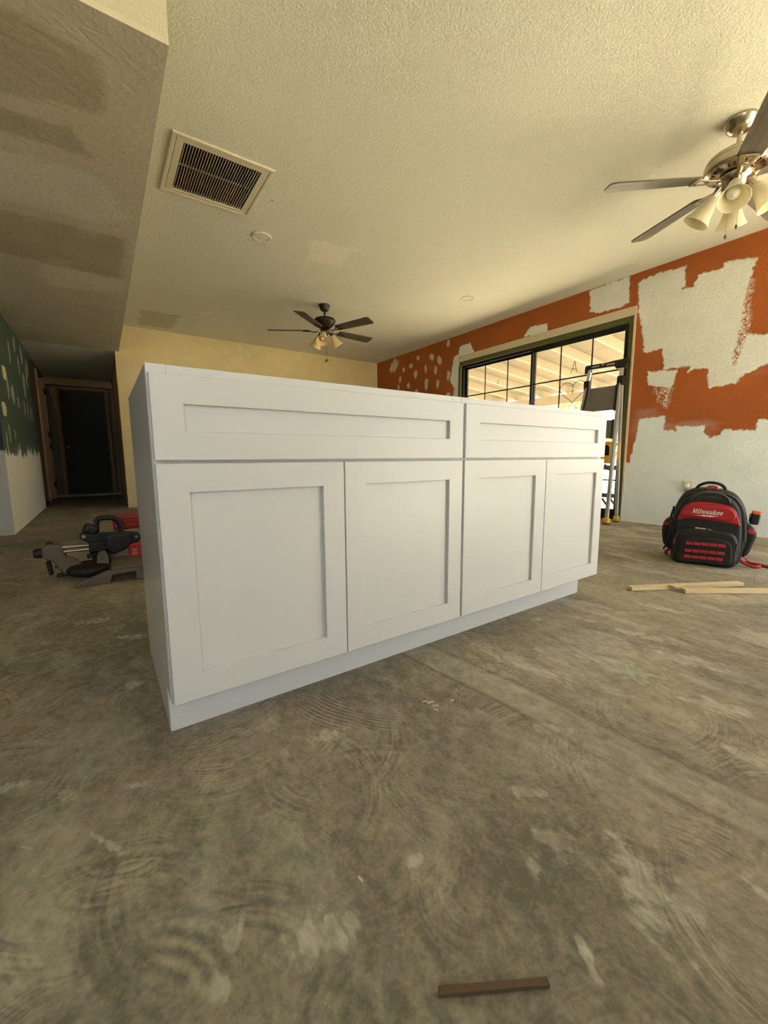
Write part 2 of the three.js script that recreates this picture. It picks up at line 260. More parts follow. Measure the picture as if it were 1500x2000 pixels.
const matHallC = M('beige textured hall ceiling', new THREE.Color(0.70, 0.675, 0.555), 0.9, 0, { bumpMap: peelFor(1, 3), bumpScale: 0.001 });
struct('ceiling_hall', [bx(XL - T, 0.17, YS, YS + 0.1, ZE - T, ZF), bx(0.17, 0.30, YS, YS + 0.1, ZE - T, ZF - T)], matHallC, 'low tan ceiling of the hallway', scene, 'ceiling');

// --- left hall wall: dark green above, white primer below, spackle smears
const spackleL = spot([[-4.87, 1.80, 0.05, 0.13], [-5.284, 1.957, 0.06, 0.10], [-5.773, 1.95, 0.09, 0.11], [-5.449, 1.76, 0.07, 0.13], [-6.165, 1.85, 0.09, 0.12], [-5.721, 1.58, 0.11, 0.16], [-6.0, 1.72, 0.06, 0.14], [-4.776, 1.36, 0.09, 0.10], [-4.52, 1.40, 0.06, 0.14], [-5.083, 1.303, 0.05, 0.07], [-5.518, 1.27, 0.06, 0.10], [-5.79, 1.28, 0.05, 0.1], [-6.087, 1.27, 0.06, 0.1], [-4.311, 0.941, 0.035, 0.09], [-4.05, 1.75, 0.10, 0.25], [-4.12, 0.86, 0.03, 0.1], [-4.6, 0.95, 0.03, 0.06]]);
const GREEN = [0.060, 0.092, 0.066];
const texL = colorTex(1024, 1024, (u, v, o) => {
  const z = lerp(-6.6, -3.9, u), y = v * 2.15, k = 0.85 + 0.3 * fbm(z * 4, y * 4, 4), st = (vn(z * 5, 3) > 0.52 ? 0.05 : 0) + (vn(z * 14, 1) - 0.5) * 0.05, e = y - 0.73 - st + (fbm(z * 40, y * 14, 3) - 0.5) * 0.06;
  const m = Math.max(1 - sstep(-0.015, 0.02, e), (1 - sstep(0, 0.1, e)) * sstep(0.5, 0.75, fbm(z * 30, y * 6, 2)) * 0.6), s = spotMask(spackleL, z, y);
  for (let c = 0; c < 3; c++) { o[c] = lerp(GREEN[c] * k, [0.82, 0.80, 0.68][c] * (0.95 + 0.1 * k), m); o[c] = lerp(o[c], [0.50, 0.50, 0.38][c], s * (0.35 + 0.6 * fbm(z * 50, y * 7, 3))); }
});
const matL = M('dark green wall paint over white primer with spackle', 0xffffff, 0.8, 0, { map: texL, bumpMap: peelFor(2.7, 2.15), bumpScale: 0.001 });
struct('wall_left', [planar(bx(XL - T, XL, 0, YS, -6.5, ZRET), 2, -6.6, -3.9, 1, 0, 2.15)], matL, 'dark green hall wall with spackle smears and white primed base', scene, 'wall');
const texRet = colorTex(256, 512, (u, v, o) => { const y = v * YS, e = y - 0.76 + (fbm(u * 60, y * 30, 2) - 0.5) * 0.02, m = 1 - sstep(-0.01, 0.01, e), k = 0.9 + 0.2 * fbm(u * 10, y * 4, 3); for (let c = 0; c < 3; c++) o[c] = lerp([0.020, 0.026, 0.055][c] * k, [0.40, 0.40, 0.38][c] * k, m); });
const matRet = M('navy wall paint over grey primer', 0xffffff, 0.8, 0, { map: texRet });
struct('wall_return', [planar(bx(XW, XL - T, 0, YS, ZRET - T, ZRET), 0, XW, XL, 1, 0, YS)], matRet, 'navy and grey return wall at the corner of the green wall', scene, 'wall');
obj('corner_face', [planar(bx(XL - T, XL - 0.0005, 0, YS, ZRET, ZRET + 0.0015), 0, XW, XL, 1, 0, YS)], matRet, scene).userData = { kind: 'structure', label: 'narrow navy end face of the green hall wall', category: 'wall' };
// unseen enclosing walls
const matPlain = M('off white drywall', new THREE.Color(0.78, 0.75, 0.68), 0.85);
struct('wall_kitchen', [bx(XW - T, XW, 0, H, ZRET - T, ZB + T)], matPlain, 'plain drywall on the kitchen side', scene, 'wall');
const D3 = { x0: 2.5, x1: 4.2, y1: 2.1 }, W5 = { x0: -2.6, x1: -0.4, y0: 0.7, y1: 2.05 };  // W5: unseen opening added to lift the light on the left
struct('wall_back', [bx(XW - T, W5.x0, 0, H, ZB, ZB + T), bx(W5.x0, W5.x1, 0, W5.y0, ZB, ZB + T), bx(W5.x0, W5.x1, W5.y1, H, ZB, ZB + T), bx(W5.x1, D3.x0, 0, H, ZB, ZB + T), bx(D3.x0, D3.x1, D3.y1, H, ZB, ZB + T), bx(D3.x1, XR + T, 0, H, ZB, ZB + T)], matPlain, 'plain drywall behind the viewpoint with a wide doorway', scene, 'wall');
// ---------- concrete floor ----------
const arcs = [];
{
  const r = rng(901);
  const add = (x, z, r0, w, a, da, f, amp) => arcs.push({ x: x - Math.cos(a) * r0, z: z - Math.sin(a) * r0, r0, w, a, da, f, amp });
  // strong notched-trowel marks seen near the cabinet and in front
  add(0.37, 0.075, 0.30, 0.075, 2.7, 0.32, 78, 1.4); add(0.455, 0.195, 0.22, 0.05, 2.4, 0.3, 85, 1.2); add(0.57, 0.11, 0.2, 0.06, 2.5, 0.4, 85, 0.9);
  add(-0.05, 0.46, 0.10, 0.05, -0.6, 0.7, 45, 1.05); add(-0.015, 0.40, 0.16, 0.04, -0.9, 0.7, 90, 0.7); add(-0.2, 0.01, 0.25, 0.05, 1.2, 0.5, 110, 0.7);
  for (let i = 0; i < 520; i++) { const x = -1.0 + r() * 3.2, z = -1.4 + r() * 2.4; add(x, z, 0.07 + r() * 0.17, 0.02 + r() * 0.07, r() * 6.28, 0.3 + r() * 0.9, 90 + r() * 110, 0.35 + r() * 0.6); }
}
const cells = new Map();
for (const a of arcs) { const R = a.r0 + a.w; for (let i = Math.floor((a.x - R) / 0.2); i <= Math.floor((a.x + R) / 0.2); i++) for (let j = Math.floor((a.z - R) / 0.2); j <= Math.floor((a.z + R) / 0.2); j++) { const k = i * 4096 + j; if (!cells.has(k)) cells.set(k, []); cells.get(k).push(a); } }
const smears = [];
{
  const add = (x, z, a, b, t, s) => smears.push({ x, z, a, b, c: Math.cos(t), s: Math.sin(t), k: s, h: smears.length * 1.7 });
  for (const p of [[-0.184, -1.053, 0.07, 0.03, 0.2], [-0.047, -0.774, 0.07, 0.018, 0.5], [-0.065, -0.38, 0.03, 0.02, 0.4], [-0.087, 0.071, 0.022, 0.012, 0.5], [-0.133, 0.198, 0.045, 0.006, 1.0], [-0.252, 0.121, 0.02, 0.006, 0.8], [-0.311, -0.078, 0.03, 0.012, 0.2], [0.306, 0.159, 0.036, 0.02, 0.1], [0.011, 0.468, 0.025, 0.018, 1], [-0.02, 0.51, 0.022, 0.012, 1.2], [0.117, 0.539, 0.05, 0.03, 0.2], [0.783, 0.453, 0.035, 0.022, 1.0], [0.448, 0.653, 0.02, 0.012, -0.8], [0.4, 0.773, 0.03, 0.006, -1.1], [0.561, 0.767, 0.075, 0.035, -0.9], [0.706, 0.882, 0.03, 0.012, -1.2], [0.573, 0.549, 0.03, 0.016, 0.6], [1.064, 0.779, 0.05, 0.02, 1.4], [1.456, 0.469, 0.07, 0.05, 1.4], [1.236, 0.668, 0.08, 0.04, 1.2], [0.291, 0.533, 0.02, 0.012, 0], [1.552, 0.338, 0.1, 0.03, 1.3], [1.478, 0.528, 0.09, 0.04, 1.3], [1.927, 0.28, 0.09, 0.03, 1.4], [1.235, 0.398, 0.12, 0.05, 1.5], [1.0, 0.2, 0.2, 0.03, 1.5]]) add(...p, 0.8);
  const r = rng(33); for (let i = 0; i < 240; i++) { const x = -1.2 + r() * 5.6, z = -5.5 + r() * 6.5; add(x, z, 0.015 + r() * r() * 0.11, 0.006 + r() * 0.028, 1.35 + (r() - 0.5) * 1.4, 0.2 + 0.5 * r()); }
}
const scells = new Map();
for (const a of smears) { const R = Math.max(a.a, a.b) * 1.6 + 0.02; for (let i = Math.floor((a.x - R) / 0.25); i <= Math.floor((a.x + R) / 0.25); i++) for (let j = Math.floor((a.z - R) / 0.25); j <= Math.floor((a.z + R) / 0.25); j++) { const k = i * 4096 + j; if (!scells.has(k)) scells.set(k, []); scells.get(k).push(a); } }
const FA = [0.315, 0.265, 0.185], FB = [0.155, 0.132, 0.094], FL = [0.50, 0.455, 0.36];
let floorHeight = 0;
function floorAt(x, z, o) {
  const wx = x + 0.18 * (fbm(x * 2.1, z * 2.1, 3) - 0.5), wz = z + 0.18 * (fbm(x * 2.1 + 31, z * 2.1 + 7, 3) - 0.5);
  const big = fbm(wx * 1.7 + 3, wz * 1.2, 4), mid = fbm(wx * 7, wz * 3.6 + 11, 4), fine = fbm(x * 55, z * 38, 3), grit = vn(x * 420, z * 420);
  const region = sstep(0.7, 1.5, x + 0.35 * (big - 0.5));       // smoother, more weathered slab to the right of the old wall line
  let arc = 0; const L = cells.get(Math.floor(x / 0.2) * 4096 + Math.floor(z / 0.2));
  if (L) for (const a of L) { const dx = x - a.x, dz = z - a.z, d = Math.sqrt(dx * dx + dz * dz), e = Math.abs(d - a.r0) / a.w; if (e > 1) continue; let t = Math.atan2(dz, dx) - a.a; t -= Math.round(t / 6.2831853) * 6.2831853; t = Math.abs(t) / a.da; if (t > 1) continue; const w = (1 - e * e) * (1 - t * t); arc += (a.amp > 1 ? Math.sin(d * a.f * 6.2831853 + (mid - 0.5) * 3) : (vn(d * a.f * 1.6 + a.a * 9, t * a.da * a.r0 * 26 + a.f) - 0.5) * 2.4) * w * a.amp; }
  arc *= (1 - region * 0.8) * (0.4 + 1.1 * sstep(0.35, 0.65, mid)); arc = Math.max(-1.4, Math.min(1.4, arc));
  let t = 0.52 + (big - 0.5) * 1.1 + (mid - 0.5) * 1.1 + (fine - 0.5) * 0.9 + arc * 0.44 + (grit - 0.5) * 0.34 + (vn(x * 190 + 7, z * 190) - 0.5) * 0.42 + (fbm(x * 95, z * 70 + 4, 2) - 0.5) * 0.5;
  t = Math.max(-0.1, Math.min(1.35, t));
  for (let c = 0; c < 3; c++) o[c] = lerp(FB[c], FA[c], t);
  let hgt = 0.45 + arc * 0.16 + (fine - 0.5) * 0.3 + (grit - 0.5) * 0.12;
  let pale = 0;
  const S = scells.get(Math.floor(x / 0.25) * 4096 + Math.floor(z / 0.25));
  if (S) for (const e of S) { const dx = x - e.x, dz = z - e.z, p = (dx * e.c + dz * e.s) / e.a, q = (-dx * e.s + dz * e.c) / e.b, rr = Math.sqrt(p * p + q * q) + (fbm(x * 75 + e.h, z * 42, 4) - 0.5) * 2.2; pale = Math.max(pale, (1 - sstep(0.55, 1.25, rr)) * e.k * (0.55 + 0.9 * fbm(x * 130, z * 60 + e.h, 2))); }
  // flaky residue on the weathered side, streaked along the room
  const fl = fbm(wx * 9 + 5, wz * 3.2, 5); pale = Math.max(pale, region * sstep(0.53, 0.66, fl) * 0.55);
  pale = Math.max(pale, sstep(0.56, 0.72, fbm(wx * 9 + 40, wz * 6, 5)) * 0.28);
  // pale strip where a wall plate stood
  const bc = 0.80 + (z - 0.1) * 0.11, bd = Math.abs(x - bc - 0.02 * (vn(z * 3, 4) - 0.5)); const band = (1 - sstep(0.045, 0.06, bd + (fine - 0.5) * 0.03)) * sstep(-0.3, 0.05, z) * (1 - sstep(0.75, 1.0, z));
  pale = Math.max(pale, band * (0.25 + 0.3 * mid));
  const edge = Math.abs(bd - 0.062); const dk = (1 - sstep(0.002, 0.012, edge)) * sstep(-0.3, 0.05, z) * (1 - sstep(0.75, 1.0, z)) * sstep(0.4, 0.6, mid) * 0.5;
  const crack = (1 - sstep(0.0015, 0.004, Math.abs(x - 0.915 - 0.03 * (fbm(z * 9, 3, 3) - 0.5)))) * sstep(0.45, 0.55, vn(z * 7, 9)) * 0.5;
  for (let c = 0; c < 3; c++) { o[c] = lerp(o[c], FL[c] * (0.78 + 0.3 * fine + 0.14 * grit), pale * (0.45 + 0.5 * fine)); o[c] *= 1 - 0.5 * Math.max(dk, crack); }
  const rust = region * sstep(0.6, 0.75, fbm(x * 3 + 9, z * 3 + 2, 3)) * 0.25; o[1] *= 1 - rust * 0.15; o[2] *= 1 - rust * 0.35;
  const gr = sstep(0.55, 0.72, fbm(x * 2.6 + 60, z * 2.6, 3)) * 0.5; o[0] *= 1 - gr * 0.10; o[2] *= 1 - gr * 0.05;
  floorHeight = hgt + pale * 0.12;
}
const floor = structGroup('floor', 'bare concrete floor with trowel marks and thinset residue', 'floor');
function slab(x0, x1, z0, z1, w, h) {
  const hs = new Float32Array(w * h); let i = 0;
  const map = colorTex(w, h, (u, v, o) => { floorAt(lerp(x0, x1, u), lerp(z0, z1, v), o); hs[i++] = floorHeight; });
  i = 0; const bump = grayTex(w, h, () => hs[i++]);
  const m = M('bare trowelled concrete', 0xffffff, 0.72, 0, { map, bumpMap: bump, bumpScale: 0.0035 });
  const g = new THREE.BoxGeometry(x1 - x0, 0.1, z1 - z0); g.translate((x0 + x1) / 2, -0.05, (z0 + z1) / 2);
  obj('slab_section', [planar(g, 0, x0, x1, 2, z0, z1)], m, floor);
}
slab(-1.1, 1.7, -1.8, 1.0, 2048, 2048);
slab(1.7, XR + T, -1.8, 1.0, 2048, 2048);
slab(XW - T, XR + T, ZE - 0.3, -1.8, 1280, 1536);
slab(XW - T, XR + T, 1.0, ZB + T, 256, 256);
slab(XW - T, -1.1, -1.8, 1.0, 256, 256);
// ---------- cabinets ----------
const matCab = M('white cabinet paint', new THREE.Color(0.58, 0.575, 0.555), 0.38, 0);
const matSide = M('glossy white cabinet side', new THREE.Color(0.58, 0.575, 0.555), 0.16, 0);
function makeCabinet(x0, label, d) {
  const t = thing('base_cabinet', label, 'cabinet', [x0, 0, 0], 0, 'white shaker base cabinets');
  const W = 0.9134, D = 0.608, Ht = 0.876, F = 0.019, TK = 0.114, TZ = -0.074;
  // side panels with toe notch, profile in (z, y)
  for (const sx of [0, W - 0.016]) {
    const g = extr([[-D, 0], [TZ - 0.0135, 0], [TZ - 0.0135, TK], [-F, TK], [-F, Ht], [-D, Ht]], 0.016, 0.0008);
    g.rotateY(-Math.PI / 2); g.translate(sx + 0.008, 0, 0); obj('side_panel', g, matSide, t, 'glossy white side');
  }
  obj('back_panel', rbx(0.016, W - 0.016, 0.1, Ht, -D, -D + 0.008), matSide, t);
  obj('bottom_panel', bx(0.016, W - 0.016, TK, TK + 0.016, -D + 0.008, -F), matSide, t);
  obj('top_stretcher', bx(0.016, W - 0.016, Ht - 0.016, Ht, -D + 0.008, -D + 0.1), matSide, t);
  obj('top_stretcher', bx(0.016, W - 0.016, Ht - 0.016, Ht, -0.12, -F), matSide, t);
  obj('stile', rbx(0, 0.038, TK, Ht, -F, 0, 0.0012), matCab, t); obj('stile', rbx(W - 0.038, W, TK, Ht, -F, 0, 0.0012), matCab, t);
  obj('rail', rbx(0.0383, W - 0.0383, Ht - 0.05, Ht - 0.0004, -F, -0.0004, 0.0008), matCab, t);
  obj('rail', rbx(0.0383, W - 0.0383, 0.652, 0.69, -F, -0.0004, 0.0008), matCab, t);
  obj('rail', rbx(0.0383, W - 0.0383, TK, TK + 0.038, -F, -0.0004, 0.0008), matCab, t);
  // shaker fronts: frame with a recessed flat panel
  const front = (name, a, b, y0, y1, px0, px1, py0, py1) => {
    const g = extr([[a, y0], [b, y0], [b, y1], [a, y1]], 0.0185, 0.0012, [[[px0, py0], [px0, py1], [px1, py1], [px1, py0]]]);
    g.translate(0, 0, 0.0105); const m = obj(name, g, matCab, t);
    obj('recessed_panel', bx(px0 - 0.008, px1 + 0.008, py0 - 0.008, py1 + 0.008, 0.003, 0.0095), matCab, m);
  };
  for (const f of d) front(...f);
  return t;
}
makeCabinet(0, 'white shaker base cabinet whose glossy side faces the dark power saw', [
  ['drawer_front', 0.003, 0.9085, 0.6742, 0.8543, 0.065, 0.8475, 0.7365, 0.7935],
  ['door', 0.003, 0.4540, 0.1177, 0.6667, 0.066, 0.3905, 0.1795, 0.603], ['door', 0.4572, 0.9085, 0.1177, 0.6667, 0.5235, 0.8485, 0.1795, 0.603]]);
makeCabinet(0.9144, 'white shaker base cabinet standing on the stepladder side of the pair', [
  ['drawer_front', 0.0055, 0.9095, 0.6742, 0.8543, 0.075, 0.842, 0.7365, 0.7935],
  ['door', 0.0035, 0.4640, 0.1177, 0.6667, 0.076, 0.398, 0.1795, 0.604], ['door', 0.4672, 0.9095, 0.1177, 0.6667, 0.532, 0.848, 0.1795, 0.604]]);
tag(obj('toe_kick_board', rbx(0.0005, 1.8275, 0, 0.1135, -0.087, -0.074, 0.001), matCab), 'long white toe kick board running under both cabinets', 'toe kick');
// ---------- patio door, casing, outside ----------
const matBronze = M('dark bronze door frame', 0x15120e, 0.4, 0.3);
const matMuntin = M('black grid bar', 0x1a1613, 0.5, 0.1);
const matGlass = M('dusty door glass', new THREE.Color(0.62, 0.605, 0.56), 0.10, 0, { transmission: 1, thickness: 0, ior: 1.5 });
const matOlive = M('olive green casing paint', new THREE.Color(0.085, 0.088, 0.022), 0.55);
const matRawTrim = M('unpainted cream casing board', new THREE.Color(0.62, 0.52, 0.36), 0.7);
const door1 = structGroup('door_1', 'dark framed sliding patio door with grid panes and finger-drawn heart', 'door');
{
  const x0 = XR + 0.03, x1 = XR + 0.115, zA = -3.475, zB = -1.128, top = 2.012;
  obj('outer_frame', [rbx(x0, x1, 0.0, top, zA, zA + 0.03), rbx(x0, x1, 0.0, top, zB - 0.03, zB), rbx(x0, x1, top - 0.035, top, zA + 0.03, zB - 0.03), rbx(x0, x1, 0, 0.03, zA + 0.03, zB - 0.03)], matBronze, door1);
  const sash = (z0, z1, x, rows, cols) => {
    const s = part('sash', door1), y0 = 0.03, y1 = top - 0.036, w = 0.028;
    obj('sash_stile', rbx(x, x + 0.03, y0, y1, z0, z0 + w), matBronze, s); obj('sash_stile', rbx(x, x + 0.03, y0, y1, z1 - w, z1), matBronze, s);
    obj('sash_rail', rbx(x, x + 0.03, y1 - w, y1, z0 + w, z1 - w), matBronze, s); obj('sash_rail', rbx(x, x + 0.03, y0, y0 + 0.08, z0 + w, z1 - w), matBronze, s);
    for (const y of rows) obj('muntin', bx(x + 0.008, x + 0.014, y - 0.008, y + 0.008, z0 + w, z1 - w), matMuntin, s);
    for (const z of cols) obj('muntin', bx(x + 0.0085, x + 0.0135, y0 + 0.08, y1 - w, z - 0.007, z + 0.007), matMuntin, s);
    const g = new THREE.PlaneGeometry(z1 - z0 - 2 * w, y1 - w - y0 - 0.08); g.rotateY(-Math.PI / 2); g.translate(x + 0.0165, (y1 - w + y0 + 0.08) / 2, (z0 + z1) / 2); obj('pane', g, matGlass, s, 'dusty glass');
    return s;
  };
  const rows = [1.573, 1.189, 0.806, 0.422];
  sash(-3.445, -2.262, x0 + 0.045, rows, [-3.075, -2.687]);
  const s2 = sash(-2.30, -1.158, x0 + 0.01, rows, [-1.896, -1.523]);
  // letters and a heart wiped into the dust of the moving sash
  const matDust = M('line wiped in dust', new THREE.Color(0.09, 0.07, 0.04), 0.9), gx = x0 + 0.0245, ln = (pts, c) => tube(pts.map(([z, y]) => [gx, y, z]), 0.0034, pts.length * 6, 5, c);
  const heart = []; for (let i = 0; i < 28; i++) { const a = i / 28 * Math.PI * 2; heart.push([-1.733 + 0.158 * Math.sin(a) ** 3 , 1.425 + 0.0085 * (13 * Math.cos(a) - 5 * Math.cos(2 * a) - 2 * Math.cos(3 * a) - Math.cos(4 * a))]); }
  obj('dust_drawing', [ln(heart, true), ln([[-1.768, 1.625], [-1.745, 1.68], [-1.725, 1.755], [-1.712, 1.70], [-1.695, 1.63]]), ln([[-1.752, 1.672], [-1.705, 1.672]]), ln([[-1.76, 1.425], [-1.705, 1.425]]), ln([[-1.733, 1.46], [-1.733, 1.39]]), ln([[-2.83, 1.66], [-2.81, 1.72]])], matDust, s2, 'heart and letters drawn in dust');
  obj('door_handle', [rbx(x0 - 0.03, x0 - 0.012, 0.92, 1.12, -2.292, -2.27, 0.006), rbx(x0 - 0.013, x0 + 0.01, 0.93, 0.95, -2.29, -2.274, 0.003), rbx(x0 - 0.013, x0 + 0.01, 1.09, 1.11, -2.29, -2.274, 0.003)], matBronze, door1);
}
{ // reveal painted olive, with a cream casing board on the wall face above and down the near side
  const z = structGroup('trim_1', 'olive green reveal lining the patio door opening', 'trim');
  obj('head_lining', bx(XR - 0.004, XR + 0.03, 2.012, DH + 0.018, DZ0 + 0.001, DZ1 - 0.001), matOlive, z);
  obj('jamb_lining', bx(XR - 0.004, XR + 0.03, 0, 2.012, DZ0 - 0.015, -3.475), matOlive, z);
  obj('jamb_lining', bx(XR - 0.004, XR + 0.03, 0, 2.012, -1.128, DZ1 + 0.014), matOlive, z);
  const c = structGroup('trim_2', 'raw cream casing board above the patio door', 'trim');
  obj('head_casing', rbx(XR - 0.016, XR - 0.001, DH + 0.0185, 2.148, -3.52, -1.066), matRawTrim, c);
  obj('side_casing', rbx(XR - 0.014, XR - 0.001, 0.30, DH + 0.018, -1.085, -1.066), matRawTrim, c);
}
// outside: patio slab, roof with rafters, posts, yard
const matSlab = M('sunny patio concrete', new THREE.Color(0.40, 0.365, 0.29), 0.85);
const matYard = M('dry pale ground', new THREE.Color(0.50, 0.45, 0.33), 0.95);
const matRafter = M('pale pine rafter', new THREE.Color(0.36, 0.305, 0.215), 0.75);
const matDeck = M('weathered plywood deck', new THREE.Color(0.19, 0.155, 0.105), 0.85);
struct('ground', [bx(XR + T, 40, -0.25, -0.08, -30, 30), bx(-30, XR + T, -0.25, -0.08, ZB + T, 40)], matYard, 'pale sunlit yard', scene, 'ground');
struct('ground_patio', [bx(XR + T, 8.2, -0.08, -0.02, -9.5, 0.2)], matSlab, 'concrete patio slab outside the glass door', scene, 'patio');
{
  const roof = thing('patio_cover', 'wooden patio cover with pale rafters outside the glass door', 'patio cover', [0, 0, 0]);
  const yAt = (x) => 2.33 - 0.095 * (x - 4.5), X1 = 8.0, a0 = Math.atan(0.095);
  let n = 0;
  for (let z = -9.24; z < -0.6; z += 0.61) { const r = obj('rafter', bar([4.53, yAt(4.53) - 0.045, z], [X1, yAt(X1) - 0.045, z], 0.04, 0.13), matRafter, roof); n++; }
  for (let i = 0; i < 5; i++) { const xa = 4.53 + i * 0.71, xb = xa + 0.705; obj('deck_panel', bar([xa, yAt(xa) + 0.028, -5.0], [xb, yAt(xb) + 0.028, -5.0], 8.8, 0.016), matDeck, roof); }
  obj('ledger', bx(4.505, 4.53, 2.16, 2.34, -9.4, -0.6), matRafter, roof);
  obj('beam', bx(7.55, 7.64, 1.72, 1.90, -9.4, -0.6), matRafter, roof);
  for (const z of [-9.2, -6.5, -4.35, -0.7]) obj('post', bx(7.55, 7.64, -0.02, 1.72, z - 0.045, z + 0.045), matRafter, roof);
}
// clear panes and plain frames in the openings that stand outside the view
const matClear = M('clear window glass', new THREE.Color(0.94, 0.95, 0.94), 0.0, 0, { transmission: 1, thickness: 0, ior: 1.5 }), matWhiteFrame = M('white window frame', 0xd8d6d0, 0.5);
function plainWindow(name, label, ax, at, a0, a1, y0, y1, mull) {
  const g = structGroup(name, label, 'window'), B = (u0, u1, v0, v1, d0, d1) => ax === 'x' ? bx(at + d0, at + d1, v0, v1, u0, u1) : bx(u0, u1, v0, v1, at + d0, at + d1);
  for (const [u0, u1, v0, v1] of [[a0, a0 + 0.04, y0, y1], [a1 - 0.04, a1, y0, y1], [a0 + 0.04, a1 - 0.04, y1 - 0.04, y1], [a0 + 0.04, a1 - 0.04, y0, y0 + 0.04], ...mull.map((m) => [m - 0.02, m + 0.02, y0 + 0.04, y1 - 0.04])]) obj('frame', B(u0, u1, v0, v1, 0.02, 0.09), matWhiteFrame, g);
  const p = new THREE.PlaneGeometry(a1 - a0 - 0.08, y1 - y0 - 0.08); if (ax === 'x') { p.rotateY(Math.PI / 2); p.translate(at + 0.055, (y0 + y1) / 2, (a0 + a1) / 2); } else p.translate((a0 + a1) / 2, (y0 + y1) / 2, at + 0.055); obj('pane', p, matClear, g);
}
plainWindow('window_1', 'wide window in the orange wall beyond the backpack', 'x', XR, W2.z0, W2.z1, W2.y0, W2.y1, [(W2.z0 + W2.z1) / 2]);
plainWindow('door_3', 'wide glass door in the wall behind the viewpoint', 'z', ZB, D3.x0, D3.x1, 0.001, D3.y1, [(D3.x0 + D3.x1) / 2]);
plainWindow('window_2', 'unseen window added behind the viewpoint to light the left side', 'z', ZB, W5.x0, W5.x1, W5.y0, W5.y1, [(W5.x0 + W5.x1) / 2]);  // added out of view to brighten the left floor, soffit and cabinet side
// ---------- hallway: bare studs, doorway on the green side, dark door at the end ----------
const matStud = M('rough brown framing lumber', new THREE.Color(0.20, 0.125, 0.06), 0.85);
const matStudPale = M('pale pine framing lumber', new THREE.Color(0.42, 0.29, 0.17), 0.8);
const matDarkWall = M('bare brown gypsum paper', new THREE.Color(0.30, 0.24, 0.165), 0.95);
const matHallEnd = M('tan hall end wall', new THREE.Color(0.42, 0.33, 0.19), 0.85);
// end wall around the door
struct('wall_hall_end', [bx(XL - T, 0.30, 1.985, YS, ZE - T, ZE)], matHallEnd, 'tan strip of wall above the dark hallway door', scene, 'wall');
struct('wall_behind_hall', [bx(XL - T, 0.30, 0, YS, ZE - 0.25, ZE - 0.2), bx(XL - T - 0.03, XL - T, 0, YS, ZE - 0.25, ZE), bx(0.30, 0.33, 0, YS, ZE - 0.25, ZE), bx(XL - T, 0.30, YS, YS + 0.03, ZE - 0.25, ZE - T)], matDarkWall, 'dark space behind the hallway door', scene, 'wall');
// hall side next to the cream wall: studs over a dark backing
{
  const w = structGroup('wall_hall_studs', 'stripped hall side of dark studs beside the cream wall', 'wall');
  obj('backing', bx(0.272, 0.30, 0, YS, ZE, ZF - T), matDarkWall, w);
  obj('plate', bx(0.178, 0.271, 0, 0.038, ZE, ZF - T), matStud, w); obj('plate', bx(0.178, 0.271, YS - 0.04, YS - 0.001, ZE, ZF - T), matStud, w);
  for (let z = ZF - T - 0.045; z > ZE + 0.05; z -= 0.4) obj('stud', bx(0.178, 0.271, 0.039, YS - 0.041, z - 0.038, z), matStud, w);
  obj('stud', bx(0.166, 0.2, 0.0, YS - 0.041, ZE + 0.02, ZE + 0.12), matStudPale, w);
}
// beyond the green wall: closed brown panel, then an open dark doorway with hinged jamb
{
  const w = structGroup('wall_hall_framing', 'stripped framing with brown boards past the green wall', 'wall');
  obj('brown_board', bx(XL - 0.05, XL - 0.02, 0.04, YS - 0.06, -7.22, -6.515), matStud, w);
  obj('header', bx(XL - T, XL - 0.005, YS - 0.06, YS - 0.001, -8.2, -6.502), matStud, w);
  obj('stud', bx(XL - T, XL - 0.004, 0, YS - 0.061, -6.514, -6.502), matStudPale, w);
  obj('stud', bx(XL - T, XL + 0.004, 0, YS - 0.061, -7.30, -7.225), matStudPale, w);
  obj('stud', bx(XL - T, XL + 0.012, 0, YS - 0.061, -8.16, -8.11), matStudPale, w);
  obj('backing', bx(XL - T - 0.03, XL - T, 0, YS, ZE, -6.502), matDarkWall, w);
  obj('drywall_strip', bx(XL - 0.08, XL - 0.004, 0, YS - 0.061, -8.379, -8.17), matDarkWall, w);
  const matHinge = M('black hinge', 0x0c0b0a, 0.5, 0.4);
  for (const y of [1.82, 1.10, 0.90, 0.25]) obj('hinge', rbx(XL - 0.008, XL + 0.028, y - 0.045, y + 0.045, -8.109, -8.098), matHinge, w);
  obj('stray_block', bx(XL - 0.06, XL - 0.005, 0.001, 0.039, -7.22, -6.6), M('red painted offcut', 0x5a1410, 0.8), w);
}
const hallDoor = structGroup('door_2', 'dark green door with pale stripped frame at the hallway end', 'door');
